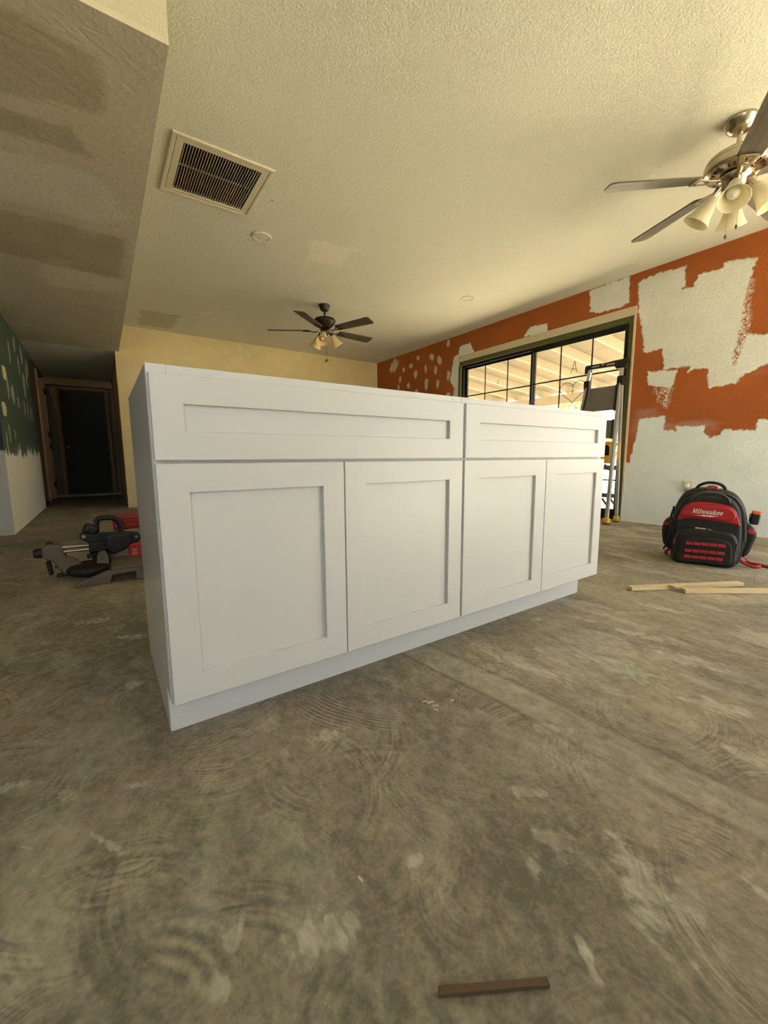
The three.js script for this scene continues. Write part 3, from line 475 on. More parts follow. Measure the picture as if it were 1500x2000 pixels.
{
  const z = ZE - 0.02;
  const slabMat = M('near black green door paint', new THREE.Color(0.010, 0.013, 0.006), 0.6);
  obj('door_leaf', rbx(-0.615, 0.05, 0.05, 1.908, z - 0.04, z, 0.002), slabMat, hallDoor);
  const jm = M('reddish pine door jamb', new THREE.Color(0.30, 0.15, 0.085), 0.75);
  obj('jamb', [bx(-0.645, -0.617, 0.035, 1.945, z - 0.09, z + 0.012)], jm, hallDoor); obj('jamb', [bx(0.052, 0.08, 0.035, 1.945, z - 0.09, z + 0.012)], jm, hallDoor); obj('jamb', [bx(-0.617, 0.052, 1.91, 1.945, z - 0.09, z + 0.012)], jm, hallDoor);
  obj('stripped_edge', bx(-0.67, -0.646, 0.035, 1.965, z - 0.06, z + 0.018), matStudPale, hallDoor); obj('stripped_edge', bx(0.081, 0.105, 0.035, 1.965, z - 0.06, z + 0.018), matStudPale, hallDoor); obj('stripped_edge', bx(-0.67, 0.105, 1.946, 1.966, z - 0.06, z + 0.018), matStudPale, hallDoor);
  obj('torn_paper', extr([[-0.735, 1.94], [-0.672, 1.95], [-0.672, 1.56], [-0.70, 1.60], [-0.715, 1.78], [-0.73, 1.80]], 0.008).translate(0, 0, z + 0.01), matHallEnd, hallDoor);
  obj('threshold', rbx(-0.79, 0.166, 0.0, 0.034, z - 0.09, z + 0.06, 0.004), M('pale worn threshold', new THREE.Color(0.50, 0.44, 0.38), 0.7), hallDoor);
  obj('door_knob', [cyl(0.026, 0.026, 0.008, -0.555, 0.90, z + 0.004, Math.PI / 2), cyl(0.01, 0.01, 0.04, -0.555, 0.90, z + 0.02, Math.PI / 2), sph(0.026, -0.555, 0.90, z + 0.05, 1, 1, 0.7)], M('dull brass knob', 0x8a7a55, 0.35, 0.9), hallDoor);
}
// light switches on the green wall
{
  const matSw = M('ivory switch plate', new THREE.Color(0.66, 0.60, 0.36), 0.5);
  for (const [z, y, lb] of [[-4.37, 1.50, 'ivory light switch plate upper on the green hall wall'], [-4.13, 1.14, 'ivory light switch plate lower on the green hall wall']]) {
    const s = thing('light_switch', lb, 'light switch', [XL, y, z], 0, 'switch plates on the green wall');
    obj('plate', rbox(0.008, 0.125, 0.13, 0.003, 0.0045, 0, 0), matSw, s); obj('rocker', rbox(0.008, 0.066, 0.034, 0.002, 0.011, 0, -0.028), matSw, s); obj('rocker', rbox(0.008, 0.066, 0.034, 0.002, 0.011, 0, 0.028), matSw, s);
  }
}
// ---------- return-air grille ----------
const matVent = M('cream enamelled steel', new THREE.Color(0.70, 0.63, 0.48), 0.45, 0.1);
{
  const cx = (VX0 + VX1) / 2, cz = (VZ0 + VZ1) / 2, w = VX1 - VX0, d = VZ1 - VZ0;
  const v = thing('return_air_grille', 'cream metal return air grille set in the beige ceiling', 'vent', [cx, H, cz]);
  const rect = (a, b) => [[-a, -b], [a, -b], [a, b], [-a, b]], ring = (a, b, c, e, t, bev, y) => { const g = extr(rect(a, b), t, bev, [rect(c, e).reverse()]); g.rotateX(Math.PI / 2); g.translate(0, y, 0); return g; };
  obj('outer_frame', [ring(w / 2, d / 2, w / 2 - 0.024, d / 2 - 0.024, 0.012, 0.004, -0.006)], matVent, v);
  obj('hinged_frame', [ring(w / 2 - 0.0265, d / 2 - 0.0265, w / 2 - 0.066, d / 2 - 0.062, 0.009, 0.002, -0.0055)], matVent, v);
  const iw = w / 2 - 0.066, id = d / 2 - 0.062, n = 29;
  const slatG = box(0.0036, 0.016, 2 * id - 0.002, 0, 0, 0, 0, 0, -0.3);
  for (let i = 0; i < n; i++) { const m = new THREE.Mesh(slatG, matVent); m.name = 'slat'; m.position.set(-iw + (i + 0.7) * (2 * iw) / (n + 0.4), 0.0005, 0); v.add(m); }
  obj('cross_bar', rbx(-iw, iw, 0.011, 0.02, -0.006, 0.006), matVent, v);
  const matDuct = M('brown duct board lining', new THREE.Color(0.23, 0.17, 0.11), 0.95);
  struct('ceiling_duct', [bx(-w / 2 + 0.03, w / 2 - 0.03, 0.60, 0.61, -d / 2 + 0.03, d / 2 - 0.03), bx(-w / 2 + 0.03, -w / 2 + 0.04, 0.022, 0.60, -d / 2 + 0.03, d / 2 - 0.03), bx(w / 2 - 0.04, w / 2 - 0.03, 0.022, 0.60, -d / 2 + 0.03, d / 2 - 0.03), bx(-w / 2 + 0.04, w / 2 - 0.04, 0.022, 0.60, -d / 2 + 0.03, -d / 2 + 0.04), bx(-w / 2 + 0.04, w / 2 - 0.04, 0.022, 0.60, d / 2 - 0.04, d / 2 - 0.03)].map((g) => g.translate(cx, H, cz)), matDuct, 'brown duct board shaft above the ceiling grille', scene, 'duct');
  obj('latch', rbx(w / 2 - 0.032, w / 2 - 0.018, -0.016, -0.0125, -0.14, -0.135), matVent, v); obj('latch', rbx(w / 2 - 0.032, w / 2 - 0.018, -0.016, -0.0125, 0.135, 0.14), matVent, v);
}
// ---------- round blank covers ----------
const matCover = M('white plastic cover', new THREE.Color(0.74, 0.69, 0.56), 0.5);
for (const [x, z, lb] of [[1.122, -2.475, 'round white blank cover on the ceiling close to the air grille'], [1.115, -4.6, 'round white blank cover on the ceiling towards the cream wall']]) {
  const c = thing('ceiling_cover_plate', lb, 'ceiling cover', [x, H, z], 0, 'round blank ceiling covers');
  obj('disc', lathe([[0.0001, -0.009], [0.050, -0.009], [0.056, -0.0055], [0.066, -0.0055], [0.078, -0.003], [0.080, -0.0005], [0.0001, -0.0005]]), matCover, c);
  obj('rim', new THREE.TorusGeometry(0.066, 0.004, 8, 40).rotateX(Math.PI / 2).translate(0, -0.006, 0), matCover, c);
}
{ const c = obj('painted_over_ring', lathe([[0.058, -0.0004], [0.062, -0.004], [0.072, -0.004], [0.076, -0.0004]]).translate(3.465, H, -2.47), M('ceiling paint on a cover', new THREE.Color(0.62, 0.565, 0.44), 0.9)); tag(c, 'round cover painted over in ceiling beige near the orange wall', 'ceiling cover'); }

// ---------- ceiling fans ----------
const grain = colorTex(256, 512, (u, v, o) => { const a = fbm(u * 14, v * 2.2, 4), b = fbm(u * 60 + 3, v * 3, 2), k = 0.55 + 0.9 * a * a + 0.3 * (b - 0.5), s = sstep(0.55, 0.75, fbm(u * 5 + 9, v * 4, 3)); o[0] = lerp(0.155 * k, 0.30, s * 0.5); o[1] = lerp(0.125 * k, 0.26, s * 0.5); o[2] = lerp(0.095 * k, 0.22, s * 0.5); });
grain.wrapS = grain.wrapT = THREE.RepeatWrapping;
function makeFan(name, label, pos, o) {
  const f = thing(name, label, 'ceiling fan', pos);
  obj('canopy', lathe(o.canopy), o.metal, f);
  obj('downrod', cyl(0.0115, 0.0115, 0.1, 0, -0.105, 0), o.metal, f);
  obj('motor_housing', lathe(o.motor, 48), o.metal, f);
  if (o.slots) { const sl = []; for (let i = 0; i < 30; i++) { const a = i / 30 * Math.PI * 2; if (i % 6 < 4) sl.push(rbox(0.006, 0.004, 0.03, 0.0015, Math.cos(a) * 0.105, -0.2605, Math.sin(a) * 0.105, 0, -a + Math.PI / 2, 0, 1)); } obj('vent_slots', sl, M('dark vent opening', 0x0a0908, 0.8), f); }
  obj('switch_housing', lathe(o.hub), o.metal, f);
  const bl = new THREE.Shape(); const r0 = 0.19, r1 = 0.665, w0 = 0.052, w1 = 0.068, rc = o.tip;
  bl.moveTo(r0, -w0); bl.lineTo(r1 - rc, -w1); bl.quadraticCurveTo(r1, -w1, r1, -w1 + rc); bl.lineTo(r1, w1 - rc); bl.quadraticCurveTo(r1, w1, r1 - rc, w1); bl.lineTo(r0, w0); bl.quadraticCurveTo(r0 - 0.02, 0, r0, -w0);
  const bg = new THREE.ExtrudeGeometry(bl, { depth: 0.005, bevelEnabled: true, bevelSize: 0.0015, bevelThickness: 0.0015, bevelSegments: 1, curveSegments: 8 });
  { const p = bg.attributes.position, uv = bg.attributes.uv; for (let i = 0; i < p.count; i++) uv.setXY(i, p.getY(i) / 0.16, p.getX(i) / 0.6); }
  bg.rotateX(Math.PI / 2); bg.translate(0, 0.0025, 0); bg.rotateX(rad(o.pitch));
  const irons = o.open
    ? [tube([[0.085, -0.012, 0], [0.12, -0.018, 0], [0.16, -0.012, 0.0], [0.185, -0.0075, 0.028], [0.235, -0.0075, 0.032], [0.262, -0.0075, 0], [0.235, -0.0075, -0.032], [0.185, -0.0075, -0.028], [0.158, -0.012, 0]], 0.006, 48, 6)]
    : [bar([0.08, -0.014, 0.012], [0.215, -0.0085, 0.035], 0.014, 0.005), bar([0.08, -0.014, -0.012], [0.215, -0.0085, -0.035], 0.014, 0.005), bar([0.208, -0.0085, -0.042], [0.208, -0.0085, 0.042], 0.014, 0.005, [0, 1, 0]), bar([0.08, -0.015, 0], [0.13, -0.012, 0], 0.03, 0.006)];
  const ig = merge(irons); ig.rotateX(rad(o.pitch) * 0.8);
  for (let i = 0; i < 5; i++) {
    const b = new THREE.Mesh(bg, o.blade); b.name = 'blade'; b.rotation.y = -rad(o.offset + 72 * i); b.position.y = o.bladeY; f.add(b);
    const m = new THREE.Mesh(ig, o.metal); m.name = 'blade_iron'; b.add(m);
  }
  const shG = lathe([[0.018, 0], [0.024, -0.004], [0.029, -0.02], [0.036, -0.05], [0.046, -0.085], [0.060, -0.112], [0.063, -0.118], [0.0605, -0.118], [0.044, -0.086], [0.034, -0.05], [0.026, -0.02], [0.018, -0.006]], 32);
  const bulbG = lathe([[0.0001, -0.098], [0.014, -0.095], [0.024, -0.084], [0.028, -0.068], [0.024, -0.05], [0.014, -0.03], [0.012, -0.01], [0.0001, -0.01]], 20);
  for (let i = 0; i < o.lights; i++) {
    const a = rad(o.lightOff + 360 / o.lights * i), s = part('light_arm', f); s.rotation.y = -a;
    obj('socket', [rod([0.03, o.hubY, 0], [0.068, o.hubY - 0.004, 0], 0.009), cyl(0.021, 0.017, 0.045, 0, 0, 0, 0, 0, rad(40)).translate(0.078, o.hubY - 0.014, 0)], o.metal, s);
    const place = (g, nm, mt, pr_) => { const m = new THREE.Mesh(g, mt); m.name = nm; m.rotation.z = rad(34); m.scale.setScalar(1.14); m.position.set(0.086, o.hubY - 0.03, 0); s.add(m); return m; };
    place(shG, 'glass_shade', o.glass); place(bulbG, 'bulb', o.bulb);
  }
  for (const [x, z, L] of o.chains) { const c = part('pull_chain', f); obj('chain', rod([x, o.hubY - 0.04, z], [x, o.hubY - 0.04 - L, z], 0.0012, 6), o.metal, c); obj('fob', sph(0.011, x, o.hubY - 0.04 - L - 0.008, z, 1, 1.1, 0.5, 12), o.fob, c); }
  return f;
}
const matNickel = M('brushed nickel', new THREE.Color(0.55, 0.48, 0.38), 0.24, 1);
makeFan('ceiling_fan', 'brushed nickel ceiling fan with weathered blades and frosted bell shades', [2.872, H, 0.09], {
  canopy: [[0.0001, 0], [0.072, 0], [0.075, -0.006], [0.075, -0.014], [0.070, -0.018], [0.062, -0.040], [0.045, -0.055], [0.028, -0.062], [0.0115, -0.064]],
  motor: [[0.0115, -0.15], [0.05, -0.155], [0.11, -0.165], [0.135, -0.180], [0.140, -0.192], [0.136, -0.2], [0.145, -0.205], [0.147, -0.235], [0.135, -0.252], [0.10, -0.262], [0.06, -0.268], [0.0001, -0.268]],
  hub: [[0.0001, -0.268], [0.075, -0.268], [0.078, -0.278], [0.074, -0.29], [0.055, -0.30], [0.052, -0.335], [0.040, -0.348], [0.012, -0.356], [0.0001, -0.357]], hubY: -0.318,
  metal: matNickel, blade: M('weathered grey wood blade', 0xffffff, 0.4, 0, { map: grain }), glass: M('frosted cream glass', new THREE.Color(0.86, 0.80, 0.62), 0.75, 0, { transmission: 0.45, thickness: 0 }), bulb: M('frosted unlit bulb', new THREE.Color(0.85, 0.83, 0.74), 0.35), fob: M('nickel fob', 0x4a4030, 0.4, 0.8),
  bladeY: -0.283, offset: 5, pitch: -13, tip: 0.045, lights: 4, lightOff: 163, chains: [[-0.05, -0.005, 0.225], [-0.02, 0.03, 0.18]], slots: true });
const matBronzeFan = M('oil rubbed bronze', new THREE.Color(0.028, 0.020, 0.016), 0.42, 0.5);
makeFan('ceiling_fan', 'dark bronze ceiling fan with amber glass shades near the cream wall', [2.212, H, -3.548], {
  canopy: [[0.0001, 0], [0.062, 0], [0.066, -0.004], [0.066, -0.012], [0.058, -0.022], [0.048, -0.055], [0.036, -0.068], [0.0115, -0.074]],
  motor: [[0.0115, -0.145], [0.06, -0.148], [0.115, -0.158], [0.122, -0.166], [0.117, -0.172], [0.126, -0.178], [0.122, -0.188], [0.110, -0.212], [0.085, -0.238], [0.06, -0.262], [0.0001, -0.262]],
  hub: [[0.0001, -0.262], [0.05, -0.262], [0.05, -0.30], [0.042, -0.322], [0.03, -0.335], [0.0001, -0.338]], hubY: -0.305,
  metal: matBronzeFan, blade: M('dark brown wood blade', new THREE.Color(0.075, 0.055, 0.038), 0.5), glass: M('amber tea glass', new THREE.Color(0.84, 0.66, 0.36), 0.7, 0, { transmission: 0.4, thickness: 0 }), bulb: M('frosted unlit bulb pale', new THREE.Color(0.85, 0.80, 0.66), 0.4), fob: M('dark fob', 0x0c0a09, 0.5),
  bladeY: -0.285, offset: -4, pitch: -12, tip: 0.03, lights: 3, lightOff: 128, open: true, chains: [[0.012, 0.02, 0.27], [-0.01, 0.02, 0.285]] });
// ---------- folded stepladder leaning by the patio door ----------
const font = await new FontLoader().loadAsync('fonts/droid/droid_sans_bold.typeface.json');
const fontSerif = await new FontLoader().loadAsync('fonts/droid/droid_serif_bold.typeface.json');
const text = (s, size, depth, f = font, shear = 0) => { const g = new TextGeometry(s, { font: f, size, depth, curveSegments: 3, bevelEnabled: false }); g.computeBoundingBox(); const b = g.boundingBox; g.translate(-(b.min.x + b.max.x) / 2, -(b.min.y + b.max.y) / 2, 0); if (shear) g.applyMatrix4(new THREE.Matrix4().makeShear(0, 0, shear, 0, 0, 0)); return g; };
const matAlu = M('aluminium rail', new THREE.Color(0.62, 0.62, 0.60), 0.34, 0.85);
const matBlackPl = M('black plastic', 0x0d0c0b, 0.5);
const matYellowFoot = M('yellow rubber foot', new THREE.Color(0.72, 0.44, 0.02), 0.55);
{
  const t = thing('stepladder', 'folded aluminium stepladder with black top and yellow feet at the patio door', 'ladder', [4.05, 0, -1.28]);
  const X = (y) => 0.13 * y, zc = 0; // front plane
  const P = (y, z, off = 0) => [X(y) - off, y, z];
  const railR = [0.215, 0.155], railL = [-0.265, -0.155];   // z at floor, z at top, about the ladder's centre line
  const zR = (y) => lerp(0.218, 0.170, y / 1.58), zL = (y) => lerp(-0.285, -0.155, y / 1.58);
  for (const zf of [zR, zL]) {
    obj('front_rail', [bar(P(0.05, zf(0.05)), P(1.56, zf(1.56)), 0.034, 0.026, [1, 0, 0], 0.003), bar(P(0.4, zf(0.4), 0.016), P(1.40, zf(1.40), 0.016), 0.012, 0.006, [1, 0, 0])], matAlu, t);
    obj('rear_rail', bar([0.235, 0.05, zf(0) * 0.92], [0.232, 1.40, zf(1.4) * 0.95], 0.03, 0.022, [1, 0, 0], 0.003), matAlu, t);
    obj('foot', [rbox(0.05, 0.055, 0.056, 0.008, 0.002, 0.034, zf(0)), ], matYellowFoot, t); obj('foot_pad', rbox(0.054, 0.012, 0.058, 0.003, 0.0, 0.006, zf(0)), matBlackPl, t);
    obj('foot', rbox(0.044, 0.05, 0.05, 0.008, 0.236, 0.034, zf(0) * 0.92), matYellowFoot, t); obj('foot_pad', rbox(0.048, 0.011, 0.052, 0.003, 0.236, 0.0055, zf(0) * 0.92), matBlackPl, t);
    obj('hinge_collar', rbox(0.05, 0.092, 0.062, 0.007, X(1.425) + 0.006, 1.425, zf(1.425)), matBlackPl, t);
  }
  // black moulded top handle
  const top = obj('top_handle', [extr([[-0.205, 1.545], [-0.175, 1.545], [-0.165, 1.583], [0.02, 1.578], [0.10, 1.576], [0.125, 1.545], [0.215, 1.547], [0.228, 1.59], [0.222, 1.634], [0.08, 1.632], [0.03, 1.626], [-0.14, 1.632], [-0.198, 1.630], [-0.207, 1.60]], 0.045, 0.008, [], 2).rotateY(-Math.PI / 2).translate(X(1.59), 0, 0)], matBlackPl, t);
  const matLet = M('white printed lettering', 0xd8d4c8, 0.6), matGold = M('gold printed emblem', 0xc08a20, 0.6);
  const L = (s, z, y, size, m) => { const g = text(s, size, 0.0012); g.rotateY(-Math.PI / 2); g.translate(X(1.6) - 0.0245, y, z); return obj('lettering', g, m, top); };
  L('GORILLA', -0.09, 1.606, 0.014, matLet); L('LADDERS', 0.066, 1.602, 0.014, matLet);
  obj('emblem', [extr([[-0.02, 1.60], [-0.012, 1.612], [-0.014, 1.622], [-0.004, 1.628], [0.006, 1.622], [0.004, 1.612], [0.012, 1.602], [0.0, 1.606], [-0.008, 1.602]], 0.0012).rotateY(-Math.PI / 2).translate(X(1.6) - 0.0245, 0, -0.008)], matGold, top);
  const matTread = M('taupe step tread', new THREE.Color(0.16, 0.145, 0.115), 0.7);
  const step = (nm, y0, y1, m, edge = true) => { const a = 0.028, s = obj(nm, [extr([[zL(y0) + a, y0], [zR(y0) - a, y0], [zR(y1) - a, y1], [zL(y1) + a, y1]], 0.03, 0.004).rotateY(-Math.PI / 2).applyMatrix4(new THREE.Matrix4().makeShear(0, 0, 0.13, 0, 0, 0))], m, t); return s; };
  step('platform', 1.142, 1.384, matTread); step('step', 0.856, 1.04, matTread); const y3 = step('step', 0.606, 0.826, M('amber step label panel', new THREE.Color(0.70, 0.33, 0.02), 0.5));
  obj('label_badge', extr([[0.08, 0.66], [0.155, 0.66], [0.165, 0.69], [0.16, 0.77], [0.145, 0.79], [0.09, 0.79]], 0.004).rotateY(-Math.PI / 2).translate(X(0.72) - 0.0175, 0, 0), matBlackPl, y3);
  for (const zf of [zR, zL]) { const s = Math.sign(zf(1)); obj('side_bracket', bar(P(1.13, zf(1.13) - s * 0.024, 0.018), P(1.39, zf(1.39) - s * 0.024, 0.018), 0.016, 0.012, [1, 0, 0]), matBlackPl, t); obj('side_bracket', bar(P(0.85, zf(0.85) - s * 0.024, 0.018), P(1.045, zf(1.045) - s * 0.024, 0.018), 0.014, 0.012, [1, 0, 0]), matBlackPl, t); }
  const matBrace = M('grey steel brace', new THREE.Color(0.20, 0.20, 0.19), 0.5, 0.5);
  obj('cross_brace', [bar([0.2, 0.56, zL(0.56) * 0.93], [0.2, 0.56, zR(0.56) * 0.93], 0.02, 0.05, [0, 1, 0]), bar([0.08, 0.52, 0.20], [0.09, 0.595, 0.12], 0.012, 0.02)], matBrace, t);
  obj('cross_brace', [bar([0.21, 0.27, zL(0.27) * 0.93], [0.21, 0.27, zR(0.27) * 0.93], 0.02, 0.045, [0, 1, 0]), bar([0.05, 0.17, 0.20], [0.06, 0.25, 0.13], 0.012, 0.02), bar([0.215, 0.17, 0.19], [0.21, 0.25, 0.13], 0.012, 0.02)], matBrace, t);
}
// ---------- tool backpack ----------
const matNylon = M('black ballistic nylon', 0x080808, 0.62);
const matNylon2 = M('charcoal nylon', 0x111112, 0.65), matRedPad = M('red moulded panel', new THREE.Color(0.36, 0.008, 0.016), 0.42), matRedWeb = M('red webbing', new THREE.Color(0.40, 0.018, 0.024), 0.75), matZip = M('grey zip', 0x55534f, 0.45, 0.5);
const smooth = (pts, n = 60) => new THREE.CatmullRomCurve3(pts.map((p) => V(p[0], p[1], 0)), true, 'centripetal').getPoints(n).slice(0, -1).map((p) => [p.x, p.y]);
{
  const b = thing('backpack', 'black and red tool backpack standing against the white wall base', 'backpack', [3.0, 0, 0.1], rad(-73.75));
  const outline = smooth([[-0.185, 0.002], [-0.197, 0.07], [-0.203, 0.275], [-0.187, 0.365], [-0.15, 0.440], [-0.095, 0.468], [0.005, 0.470], [0.095, 0.445], [0.143, 0.386], [0.166, 0.305], [0.180, 0.165], [0.165, 0.07], [0.138, 0.004], [-0.02, 0.0]]);
  obj('main_compartment', [extr(outline, 0.20, 0.035, [], 4).translate(0, 0.0, -0.13)], matNylon, b);
  const mid = smooth([[-0.175, 0.01], [-0.188, 0.08], [-0.19, 0.26], [-0.172, 0.35], [-0.135, 0.415], [-0.085, 0.44], [0.0, 0.442], [0.08, 0.42], [0.122, 0.37], [0.14, 0.3], [0.15, 0.16], [0.145, 0.07], [0.122, 0.012], [-0.02, 0.006]]);
  obj('front_compartment', [extr(mid, 0.09, 0.022, [], 3).translate(0, 0, -0.03)], matNylon2, b);
  const red = smooth([[-0.168, 0.272], [-0.158, 0.320], [-0.138, 0.362], [-0.098, 0.388], [0.0, 0.390], [0.072, 0.376], [0.106, 0.352], [0.125, 0.305], [0.139, 0.252], [0.128, 0.262], [0.06, 0.274], [-0.04, 0.284], [-0.12, 0.286], [-0.15, 0.276]], 80);
  const rp = obj('red_panel', [extr(red, 0.03, 0.007, [], 2).translate(0, 0, 0.014)], matRedPad, b);
  const red2 = smooth([[-0.152, 0.315], [-0.136, 0.352], [-0.1, 0.374], [0.0, 0.376], [0.072, 0.364], [0.102, 0.345], [0.112, 0.31], [0.085, 0.287], [0.0, 0.29], [-0.1, 0.298], [-0.14, 0.301]], 60);
  obj('padded_insert', [extr(red2, 0.022, 0.009, [], 3).translate(0, 0, 0.03)], matRedPad, rp);
  const matPrint = M('white logo print', 0xe6e2da, 0.55);
  { const g = text('Milwaukee', 0.0225, 0.0016, fontSerif, 0.32); g.rotateZ(-0.03); g.scale(0.86, 1.16, 1); g.translate(-0.022, 0.335, 0.0405); obj('lettering', g, matPrint, rp, 'white script lettering'); }
  obj('lightning_underline', [extr([[-0.086, 0.308], [-0.045, 0.3095], [-0.047, 0.306], [-0.012, 0.307], [-0.014, 0.303], [0.034, 0.3135], [-0.004, 0.3115], [-0.002, 0.3145], [-0.035, 0.3125], [-0.033, 0.3155]], 0.0016).translate(0, 0, 0.0413)], matPrint, rp);
  const pk = smooth([[-0.172, 0.01], [-0.168, 0.10], [-0.162, 0.185], [-0.135, 0.222], [-0.06, 0.232], [0.05, 0.224], [0.105, 0.21], [0.130, 0.17], [0.134, 0.08], [0.126, 0.014], [-0.02, 0.006]], 60);
  const fp = obj('front_pocket', [extr(pk, 0.06, 0.018, [], 3).translate(0, 0, 0.03)], matNylon, b);
  obj('zip', [tube([[-0.168, 0.06, 0.045], [-0.166, 0.17, 0.047], [-0.14, 0.213, 0.049], [-0.05, 0.224, 0.05], [0.05, 0.216, 0.05], [0.105, 0.203, 0.048], [0.127, 0.165, 0.046], [0.131, 0.07, 0.044]], 0.0035, 60, 6)], matZip, fp);
  const pin = smooth([[-0.15, 0.02], [-0.15, 0.11], [-0.138, 0.16], [-0.1, 0.178], [0.0, 0.18], [0.075, 0.174], [0.104, 0.15], [0.112, 0.1], [0.106, 0.022], [-0.02, 0.014]], 50);
  const pp = obj('pocket_panel', [extr(pin, 0.03, 0.01, [], 2).translate(0, 0, 0.056)], matNylon, b);
  for (const [y, xa, xb] of [[0.137, -0.116, 0.081], [0.090, -0.118, 0.078], [0.052, -0.121, 0.074]]) obj('webbing_loops', [0, 1, 2, 3, 4].map((i) => { const w = (xb - xa) / 5; return rbox(w - 0.003, 0.0185, 0.006, 0.002, xa + w * (i + 0.5), y + (i - 2) * 0.001, 0.0735, 0, 0, 0, 1); }), matRedWeb, pp);
  obj('label_patch', rbox(0.05, 0.012, 0.004, 0.002, -0.05, 0.228, 0.05, -0.5, 0, -0.06), M('light grey tag', 0xb8b2a4, 0.6), fp);
  obj('label_patch', rbox(0.03, 0.012, 0.004, 0.002, -0.005, 0.226, 0.05, -0.5, 0, -0.06), M('olive tag', 0x5c5a44, 0.6), fp);
  for (const x of [-0.176, 0.130]) obj('zip_pull', [rod([x, 0.155, 0.056], [x - 0.002, 0.115, 0.058], 0.004, 8)], matZip, fp);
  obj('carry_handle', [tube([[-0.095, 0.462, -0.1], [-0.075, 0.490, -0.1], [-0.035, 0.507, -0.1], [0.012, 0.503, -0.1], [0.043, 0.485, -0.1], [0.058, 0.452, -0.1]], 0.009, 40, 8)], matNylon, b);
  obj('hang_loop', [tube([[-0.04, 0.462, -0.06], [-0.03, 0.484, -0.06], [0.005, 0.484, -0.06], [0.018, 0.462, -0.06]], 0.006, 20, 8)], matRedWeb, b);
  obj('top_strap', [tube([[-0.115, 0.40, 0.01], [-0.09, 0.432, 0.012], [-0.03, 0.452, 0.01], [0.03, 0.447, 0.01], [0.068, 0.42, 0.014], [0.078, 0.395, 0.02]], 0.006, 40, 8)], matZip, b);
  obj('zip', [tube([[-0.196, 0.18, -0.03], [-0.19, 0.30, -0.03], [-0.165, 0.38, -0.03], [-0.12, 0.437, -0.03], [0.0, 0.455, -0.03], [0.09, 0.428, -0.03], [0.135, 0.37, -0.03], [0.158, 0.29, -0.03], [0.17, 0.16, -0.03]], 0.004, 60, 6)], matZip, b);
  const sL = obj('side_pocket', [extr(smooth([[-0.195, 0.06], [-0.236, 0.088], [-0.252, 0.16], [-0.252, 0.218], [-0.238, 0.255], [-0.195, 0.266]], 40), 0.15, 0.014, [], 2).translate(0, 0, -0.12)], matNylon2, b); obj('red_trim', rbox(0.034, 0.03, 0.152, 0.008, -0.231, 0.232, -0.119), matRedWeb, sL);
  const sR = obj('side_pocket', [extr(smooth([[0.16, 0.06], [0.185, 0.075], [0.205, 0.14], [0.218, 0.20], [0.205, 0.235], [0.168, 0.262]], 40), 0.15, 0.014, [], 2).translate(0, 0, -0.12)], matNylon, b); obj('red_trim', rbox(0.04, 0.03, 0.152, 0.008, 0.19, 0.222, -0.119, 0, 0, -0.35), matRedWeb, sR);
  obj('side_strap', [tube([[-0.20, 0.33, -0.02], [-0.208, 0.27, 0.0], [-0.202, 0.18, 0.01], [-0.215, 0.11, 0.0], [-0.235, 0.06, -0.05]], 0.006, 30, 6), rbox(0.012, 0.05, 0.012, 0.004, -0.196, 0.33, 0.0)], matNylon, b);
  obj('shoulder_strap', [tube([[0.15, 0.05, -0.06], [0.18, 0.02, -0.06], [0.225, 0.011, -0.05], [0.25, 0.012, -0.07]], 0.009, 24, 8)], matRedWeb, b); obj('shoulder_strap', [tube([[-0.2, 0.06, -0.1], [-0.225, 0.03, -0.1], [-0.215, 0.012, -0.1]], 0.01, 20, 8)], matRedWeb, b);
  // tape measure clipped on the side of the pack
  const tm = thing('tape_measure', 'orange and black tape measure clipped to the side of the backpack', 'tape measure', [3.0, 0, 0.1], rad(-73.75));
  obj('case', rbox(0.042, 0.068, 0.05, 0.009, 0.203, 0.298, -0.075, 0, 0, -0.1), M('black tape case', 0x100f0f, 0.5), tm);
  obj('orange_shell', rbox(0.041, 0.026, 0.046, 0.007, 0.207, 0.333, -0.075, 0, 0, -0.1), M('orange shell', new THREE.Color(0.75, 0.12, 0.01), 0.4), tm);
  obj('belt_clip', [rbox(0.004, 0.05, 0.02, 0.0015, 0.1795, 0.305, -0.075, 0, 0, -0.1), rod([0.18, 0.318, -0.06], [0.18, 0.318, -0.045], 0.006, 10)], matZip, tm);
}
{ const c = obj('red_cord', [tube([[3.255, 0.006, 0.18], [3.235, 0.006, 0.22], [3.21, 0.006, 0.27], [3.185, 0.006, 0.33], [3.15, 0.006, 0.42], [3.14, 0.006, 0.55]], 0.006, 40, 8)], M('dark red cord', new THREE.Color(0.30, 0.03, 0.035), 0.6)); tag(c, 'dark red cord trailing over the floor from the backpack', 'cord'); }
{ const c = obj('pink_strap', [tube([[3.27, 0.035, 0.2], [3.26, 0.02, 0.225], [3.25, 0.006, 0.25], [3.24, 0.005, 0.30], [3.2, 0.005, 0.40]], 0.005, 40, 8)], M('faded pink strap', new THREE.Color(0.55, 0.16, 0.18), 0.7)); tag(c, 'thin faded pink strap lying beside the red cord', 'strap'); }
// ---------- outlet with plugs behind the pack ----------
{
  const o = thing('wall_outlet', 'white wall outlet with plugs beside the backpack', 'outlet', [XR, 0.385, -0.505]);
  const mo = M('white outlet plastic', 0xd9d6cc, 0.5); obj('plate', rbox(0.008, 0.115, 0.072, 0.003, -0.0045, 0, 0), mo, o);
  obj('plug', [rbox(0.04, 0.034, 0.03, 0.006, -0.028, 0.022, 0), rod([-0.048, 0.022, 0], [-0.066, 0.016, 0], 0.008, 10)], mo, o);
  obj('plug', [rbox(0.034, 0.03, 0.028, 0.006, -0.025, -0.024, 0)], M('grey plug', 0x8d8a82, 0.6), o);
}
